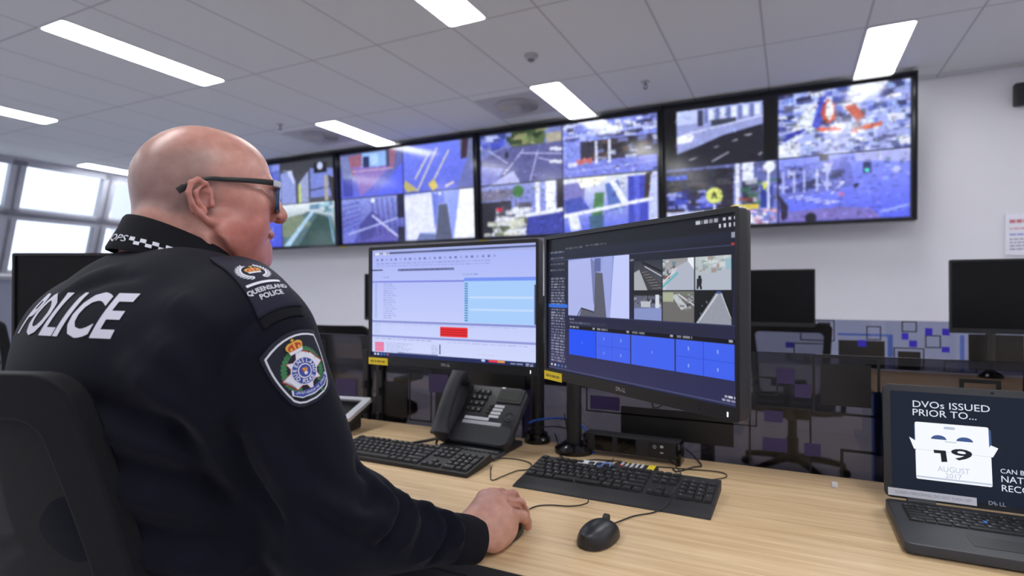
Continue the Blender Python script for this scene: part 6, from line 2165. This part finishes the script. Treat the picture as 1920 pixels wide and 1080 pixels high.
def leafy(cx, cy, a, l, w_): 
    c_, s_ = math.cos(a), math.sin(a)
    return [(cx + c_ * u * l - s_ * v * w_, cy + s_ * u * l + c_ * v * w_) for u, v in ((0, 0), (.35, .5), (1, 0), (.35, -.5))]


E1 = []
for k in range(13):
    t = k / 12
    for s in (-1, 1):
        a = R(235 - 120 * t) if s < 0 else R(-55 + 120 * t)
        cx_, cy_ = .0245 * math.cos(a), -.003 + .0265 * math.sin(a)
        E1.append((leafy(cx_, cy_, a + (-.9 if s < 0 else .9), .0095, .006), 3)); E1.append((leafy(cx_ * .88, cy_ * .9, a + (-.3 if s < 0 else .3), .008, .005), 3))
for k in range(7): E1.append((leafy(-.015 + .005 * k, -.034 - .002 * (k % 2), .2 - .5 * (k % 3), .009, .0045), 3))
decal('badge_wreath', E1, bO, bx, by, bn, BM_, badge, 0.0033)
star = []
for k in range(16):
    a = PI / 2 + 2 * PI * k / 16; r_ = .0300 if k % 2 == 0 and (k // 2) % 2 == 0 else (.0255 if k % 2 == 0 else .0155)
    star.append((r_ * math.cos(a), -.004 + r_ * math.sin(a)))
star2 = [(x * 1.07, -.004 + (y + .004) * 1.07) for x, y in star]
decal('badge_star', [(star2, 4)], bO, bx, by, bn, BM_, badge, 0.0036)
decal('badge_star', [(star, 1)], bO, bx, by, bn, BM_, badge, 0.0039)
decal('badge_ring', [(circ(0, -.004, .0188), 1)], bO, bx, by, bn, BM_, badge, 0.0042)
decal('badge_ring', [(circ(0, -.004, .0174), 2)], bO, bx, by, bn, BM_, badge, 0.0045)
decal('badge_ring', [(circ(0, -.004, .0098), 1)], bO, bx, by, bn, BM_, badge, 0.0048)
decal('badge_ring', [(circ(0, -.004, .0084), 2), ], bO, bx, by, bn, BM_, badge, 0.0051)
decal('badge_ring', [(leafy(-.004, -.004, .5, .008, .006), 4), (leafy(.004, -.004, 2.6, .008, .006), 5), (circ(0, -.007, .0025, 8), 1)], bO, bx, by, bn, BM_, badge, 0.0054)


def arc_text(s, r, a0, a1, size, up_=True, cy=-.004):
    out = []
    for k, ch in enumerate(s):
        a = R(a0 + (a1 - a0) * k / (len(s) - 1))
        vs, fs = text_geo(ch, size, offset=0.02)
        th = a - PI / 2 if up_ else a + PI / 2
        out.append(([(r * math.cos(a) + x * math.cos(th) - y * math.sin(th), cy + r * math.sin(a) + x * math.sin(th) + y * math.cos(th)) for x, y in vs], fs, 1))
    return out


decal('badge_lettering', arc_text('QUEENSLAND', .0137, 205, -25, .0072) + arc_text('POLICE', .0137, 238, 302, .0072, False), bO, bx, by, bn, BM_, badge, 0.0049, 0.01)
scr_ = [(-.0245, -.0205), (-.016, -.0265), (0, -.0285), (.016, -.0265), (.0245, -.0205), (.026, -.0265), (.017, -.0335), (0, -.0358), (-.017, -.0335), (-.026, -.0265)]
decal('badge_scroll', [([(x * 1.07, -.028 + (y + .028) * 1.22) for x, y in scr_], 1)], bO, bx, by, bn, BM_, badge, 0.0056)
decal('badge_scroll', [(scr_, 2)], bO, bx, by, bn, BM_, badge, 0.0059)
T_ = []
for k, ch in enumerate('WITH HONOUR WE SERVE'):
    u = -1 + 2 * k / 19
    vs, fs = text_geo(ch, .0046)
    T_.append(([(x + u * .021, y - .0322 + .0062 * u * u) for x, y in vs], fs, 1))
decal('badge_lettering', [x for x in T_ if x[0]], bO, bx, by, bn, BM_, badge, 0.0062, 0.01)


def crown(cx, cy, s):
    """(points, material) pieces of a royal crown of width 2s"""
    q = []
    q.append(([(cx - s * .72, cy - s * .62), (cx + s * .72, cy - s * .62), (cx + s * .8, cy - s * .3), (cx - s * .8, cy - s * .3)], 1))
    body_ = [(cx - s * .78, cy - s * .3)] + [(cx + s * math.cos(PI - PI * k / 12) * (1.0 if 0 < k < 12 else .95), cy + s * (.05 + .62 * math.sin(PI * k / 12) ** .8 - .12 * math.exp(-((k - 6) / 1.2) ** 2))) for k in range(13)] + [(cx + s * .78, cy - s * .3)]
    q.append((body_, 5))
    q.append(([(cx - s * .62, cy - s * .26)] + [(cx + s * .8 * math.cos(PI - PI * k / 8), cy + s * (.02 + .42 * math.sin(PI * k / 8))) for k in range(9)] + [(cx + s * .62, cy - s * .26)], 4))
    q.append(([(cx - s * .08, cy - s * .3), (cx + s * .08, cy - s * .3), (cx + s * .12, cy + s * .6), (cx - s * .12, cy + s * .6)], 5))
    for k in (-.45, .45): q.append((circ(cx + s * k, cy - s * .08, s * .16, 10), 5))
    q.append(([(cx - s * .06, cy + s * .5), (cx + s * .06, cy + s * .5), (cx + s * .06, cy + s * 1.0), (cx - s * .06, cy + s * 1.0)], 5))
    q.append(([(cx - s * .2, cy + s * .72), (cx + s * .2, cy + s * .72), (cx + s * .2, cy + s * .84), (cx - s * .2, cy + s * .84)], 5))
    return q


for k, (pl_, mi) in enumerate(crown(0, .0300, .0125)):
    decal('badge_crown', [(pl_, mi)], bO, bx, by, bn, BM_, badge, 0.0056 + 0.0002 * k)

# shoulder slide with crown, bar and lettering
sa, _ = hitp(400, 492); sb, _ = hitp(484, 592)
su = (sb - sa).normalized()
sn = Vector((0.30, -0.28, 0.90)); sn = (sn - su * sn.dot(su)).normalized()
sv = (sn.cross(su).normalized() - su * 0.22).normalized()           # across the shoulder, away from the viewer
SL = (sb - sa).length + 0.012
SW = 0.066
sO = (sa + sb) / 2 + sv * (SW / 2 - 0.002)
slide = decal('shoulder_slide', [([(-SL / 2, -SW / 2), (SL / 2, -SW / 2), (SL / 2, SW / 2), (-SL / 2, SW / 2)], 0)], sO, su, sv, sn, [M_SLIDE] + BM_[1:], sweater, 0.0055, 0.006, thick=0.004)
# artwork reads from the outer end: its up points towards the neck
au = -su; ar = -sv if (-sv).cross(au).dot(sn) > 0 else sv


def art(name, polys, eps, cell=0.006):
    q = []
    for it in polys:
        pts = [(x * 1.16, y * 1.16 - .014) for x, y in it[0]]
        q.append((pts,) + tuple(it[1:]))
    return decal(name, q, sO - sv * .004, ar, au, sn, [M_SLIDE] + BM_[1:], slide, eps, cell)


W_ = []
for k in range(11):
    t = k / 10
    for s in (-1, 1):
        a = R(-90 + s * (18 + 125 * t))
        cx_, cy_ = .0165 * math.cos(a), .012 + .0165 * math.sin(a)
        W_.append((leafy(cx_, cy_, a + s * .9, .0078, .0027), 1)); W_.append((leafy(cx_, cy_, a + s * 2.1, .0066, .0026), 1))
art('slide_wreath', W_, 0.0062)
for k, (pl_, mi) in enumerate(crown(0, .0125, .0105)):
    art('slide_crown', [(pl_, mi)], 0.0062 + 0.0002 * k)
art('slide_bar', [([(-.0215, -.0165), (.0215, -.0165), (.0215, -.0125), (-.0215, -.0125)], 1)], 0.0062)
art('slide_lettering', [letters('QUEENSLAND', .0098, 0, -.0255, 1, width=.0500, offset=.015), letters('POLICE', .0098, 0, -.0355, 1, width=.0290, offset=.015)], 0.0062, 0.01)
sbtn = decal('shoulder_seam', [([(SL / 2 - .001, -SW / 2), (SL / 2 + .012, -SW / 2 + .002), (SL / 2 + .012, SW / 2 - .002), (SL / 2 - .001, SW / 2)], 0)], sO, su, sv, sn, [M_NAVYDARK], sweater, 0.003, 0.006, thick=0.002)

# collar: folded band round the neck
NB = 72
nc = Vector(h(0, -.030, -.055)); nc2 = Vector(h(0, -.020, -.075))
rows = []
prof = [(.0735, .012), (.0765, .016), (.0800, .012), (.0860, -.004), (.0940, -.020), (.1010, -.034), (.1010, -.038), (.0950, -.034), (.0780, -.012), (.0735, .004)]
for k in range(NB + 1):
    a = -PI / 2 + (-1 + 2 * k / NB) * R(158)      # 0 at the nape, both ways round to an open front
    c_, s_ = math.cos(a), math.sin(a)
    front = 0.5 + 0.5 * s_                          # 0 nape, 1 throat
    row = []
    for r_, z_ in prof:
        rr = r_ * (1.0 + .10 * front)
        lx, ly = rr * c_ * 0.98, rr * s_ * 1.03
        p = Vector((nc.x, nc.y, nc.z)) + Vector(rt) * lx + Vector(fw) * ly + Vector((0, 0, z_ + .0225 - .070 * front ** 1.2))
        row.append(p)
    rows.append(row)
bm = B()
vv = [[bm.verts.new(p) for p in row] for row in rows]
n_ = len(prof)
for a, b2 in zip(vv, vv[1:]):
    for i in range(n_): bm.faces.new((a[i], a[(i + 1) % n_], b2[(i + 1) % n_], b2[i]))
bm.faces.new(vv[0]); bm.faces.new(vv[-1][::-1])
collar = obj('collar', bm, M_NAVYDARK, sweater, 70)


def collar_pt(k, t, eps):
    """k along the band, t from 0 (fold) to 1 (lower edge)"""
    i = min(NB - 1, max(0, int(k))); f_ = k - i
    A = rows[i][2].lerp(rows[i + 1][2], f_); Bq = rows[i][5].lerp(rows[i + 1][5], f_)
    C_ = rows[i][4].lerp(rows[i + 1][4], f_)
    p = A * (1 - t) ** 2 + C_ * 2 * t * (1 - t) + Bq * t * t
    a = -PI / 2 + (-1 + 2 * k / NB) * R(158)
    n = (Vector(rt) * math.cos(a) + Vector(fw) * math.sin(a) + Vector((0, 0, .55))).normalized()
    return p + n * eps


def collar_art(name, polys, m):
    """polys in (k, t) space"""
    bm = B()
    for pts in polys:
        if isinstance(pts, tuple):
            vs, fs = pts
            bv = [bm.verts.new(collar_pt(x, y, .0026)) for x, y in vs]
            for f_ in fs:
                try: bm.faces.new([bv[i] for i in f_])
                except ValueError: pass
        else:
            bm.faces.new([bm.verts.new(collar_pt(x, y, .0024)) for x, y in pts])
    return obj(name, bm, m, collar)


KC = NB / 2
ck = []
k0 = KC + 9.0
step = 1.15
for i in range(17):
    for j in range(2):
        if (i + j) % 2 == 0:
            a0_, a1_ = k0 + i * step, k0 + (i + 1) * step
            t0, t1 = .54 + .13 * j, .67 + .13 * j
            ck.append([(a0_, t0), (a1_, t0), (a1_, t1), (a0_, t1)])
collar_art('collar_checks', ck, M_BWHITE)
vs, fs = text_geo('QPS', 1.0, shear=0.25)
collar_art('collar_lettering', [([(KC + 5.6 + x * 3.0, .66 - y * .34) for x, y in vs], fs)], M_BWHITE)

# cuffs
for nm, el, wr in (('cuff', EL_R, WR_R), ('cuff', EL_L, WR_L)):
    d = (Vector(wr) - Vector(el)).normalized()
    w0 = Vector(wr)
    q = d.to_track_quat('Z', 'Y').to_matrix().to_4x4()
    bm = B()
    lathe(bm, [(.0340, -.045), (.0405, -.034), (.0400, -.014), (.0385, .010), (.0375, .0125), (.0350, .0145), (.0315, .012), (.0310, -.02)], 40, Matrix.Translation(w0 - d * .004) @ q @ Matrix.Diagonal((1.0, 1.0, 1, 1)))
    obj(nm, bm, M_NAVYDARK, sweater, 70)

# trousers and shoes
M_TROUSER = mat('trouser_navy', rgb(40, 40, 62), 0.8, var=0.08, vscale=40, bump=0.2, bscale=900, spec=0.25)
ff = Field(axis([(-1.16, -.58, .010)]), axis([(.38, 1.14, .010)]), axis([(.06, .78, .010)]))
legs(ff, .010); ff.cut_below(.105); ff.cut_above(.72)
co, fc = ff.mesh(4, .5)
np_obj('trousers', co, fc, M_TROUSER, man)
for s in (-1, 1):
    ff = Field(axis([(CX + s * .135 - .08, CX + s * .135 + .08, .006)]), axis([(.83, 1.20, .006)]), axis([(-.02, .16, .006)]))
    x = CX + s * .135
    ff.cone((x, .93, .045), (x, 1.11, .035), .042, .040, .03); ff.cone((x, .95, .05), (x, .955, .12), .045, .042, .03); ff.cut_below(.002)
    co, fc = ff.mesh(3, .5)
    np_obj('shoe', co, fc, M_GLOSSBLACK, man)

# --- glasses
M_TEMPLE = mat('spectacle_black', rgb(20, 20, 23), 0.4)
M_LENSBLUE = mat('spectacle_blue', rgb(44, 66, 98), 0.25)
M_LENS = glass_mat('spectacle_lens', (0.86, 0.92, 0.98, 1))
HM = Matrix([list(HR[i]) + [HP[i]] for i in range(3)] + [[0, 0, 0, 1]])
gl = empty('eyeglasses', (0, 0, 0)); gl.parent = man


def lens_out(s, k, n=9):
    base_ = rrect(.056 * k, .044 * k, .015 * k, n)
    out = []
    for x, z in base_:
        X_ = s * .0350 + x
        out.append((X_, .1110 - (abs(X_) ** 2) * 3.4, .030 + z - .004 * (abs(X_) / .06)))
    return out


bm = B()
for s in (-1, 1):
    o1 = lens_out(s, 1.02); i1 = lens_out(s, .82)
    nO = len(o1)
    Ls = [[bm.verts.new(HM @ Vector((x, y + dy, z))) for x, y, z in pl_] for pl_, dy in ((o1, -.0032), (o1, .0028), (i1, .0022), (i1, -.0026))]
    for a in range(4):
        for i in range(nO): bm.faces.new((Ls[a][i], Ls[a][(i + 1) % nO], Ls[(a + 1) % 4][(i + 1) % nO], Ls[(a + 1) % 4][i]))
tube(bm, [HM @ Vector(p) for p in ((-.009, .1110, .036), (0, .1140, .040), (.009, .1110, .036))], .0022, 8)
obj('frame_front', bm, M_LENSBLUE, gl, 50)
for s in (-1, 1):
    bm = B(); o1 = lens_out(s, .89)
    bm.faces.new([bm.verts.new(HM @ Vector(p)) for p in o1]); obj('lens', bm, M_LENS, gl)
    bm = B()
    pts = [(.0680, .094, .0480), (.0735, .084, .0480), (.0800, .050, .0455), (.0825, .010, .0415), (.0870, -.012, .0385), (.0900, -.034, .0290), (.0880, -.0470, .0180), (.0875, -.052, .0140)]
    pv = spline([HM @ Vector((s * a, b2, c)) for a, b2, c in pts], 6)
    nP = len(pv); rws = []
    for i, p in enumerate(pv):
        d = (pv[min(i + 1, nP - 1)] - pv[max(i - 1, 0)]).normalized()
        lat = Vector(rt); lat = (lat - d * lat.dot(d)).normalized(); vt = d.cross(lat)
        t_ = i / (nP - 1)
        hh = .0052 - .0026 * min(1, t_ * 1.5) + (.0022 if t_ > .8 else 0); ww = .0016
        rws.append([bm.verts.new(p + lat * (ww * a) + vt * (hh * b2)) for a, b2 in ((-1, -.7), (-.6, -1), (.6, -1), (1, -.7), (1, .7), (.6, 1), (-.6, 1), (-1, .7))])
    for a, b2 in zip(rws, rws[1:]):
        for i in range(8): bm.faces.new((a[i], a[(i + 1) % 8], b2[(i + 1) % 8], b2[i]))
    bm.faces.new(rws[0]); bm.faces.new(rws[-1])
    obj('temple', bm, M_TEMPLE, gl, 50)
    bm = B(); box(bm, (0, 0, 0), (.0050, .0170, .0105), .0015, HM @ Matrix.Translation((s * .0690, .0935, .0480)) @ Matrix.Rotation(R(34) * s, 4, 'Z')); obj('hinge_plate', bm, M_SILVER, gl)
# teeth showing in the smile, eyes
bm = B()
prev = None
for k in range(9):
    u = -1 + 2 * k / 8
    p = HM @ Vector((.022 * u, .0985 - .012 * u * u, -.0400 + .0025 * u * u)); q = p - Vector((0, 0, .0075))
    a = bm.verts.new(p); b2 = bm.verts.new(q)
    c = bm.verts.new(p - Vector(fwp) * .004); d = bm.verts.new(q - Vector(fwp) * .004)
    if prev:
        bm.faces.new((prev[0], a, b2, prev[1])); bm.faces.new((prev[2], c, a, prev[0])); bm.faces.new((prev[1], b2, d, prev[3]))
    prev = (a, b2, c, d)
obj('teeth', bm, mat('teeth_ivory', rgb(224, 216, 204), 0.3), man, 60)
for s in (-1, 1):
    bm = B(); bmesh.ops.create_uvsphere(bm, u_segments=16, v_segments=10, radius=.0120, matrix=Matrix.Translation(h(s * .034, .0862, .0335)))
    obj('eye', bm, mat('eye_white', rgb(200, 190, 185), 0.2), man, 180)
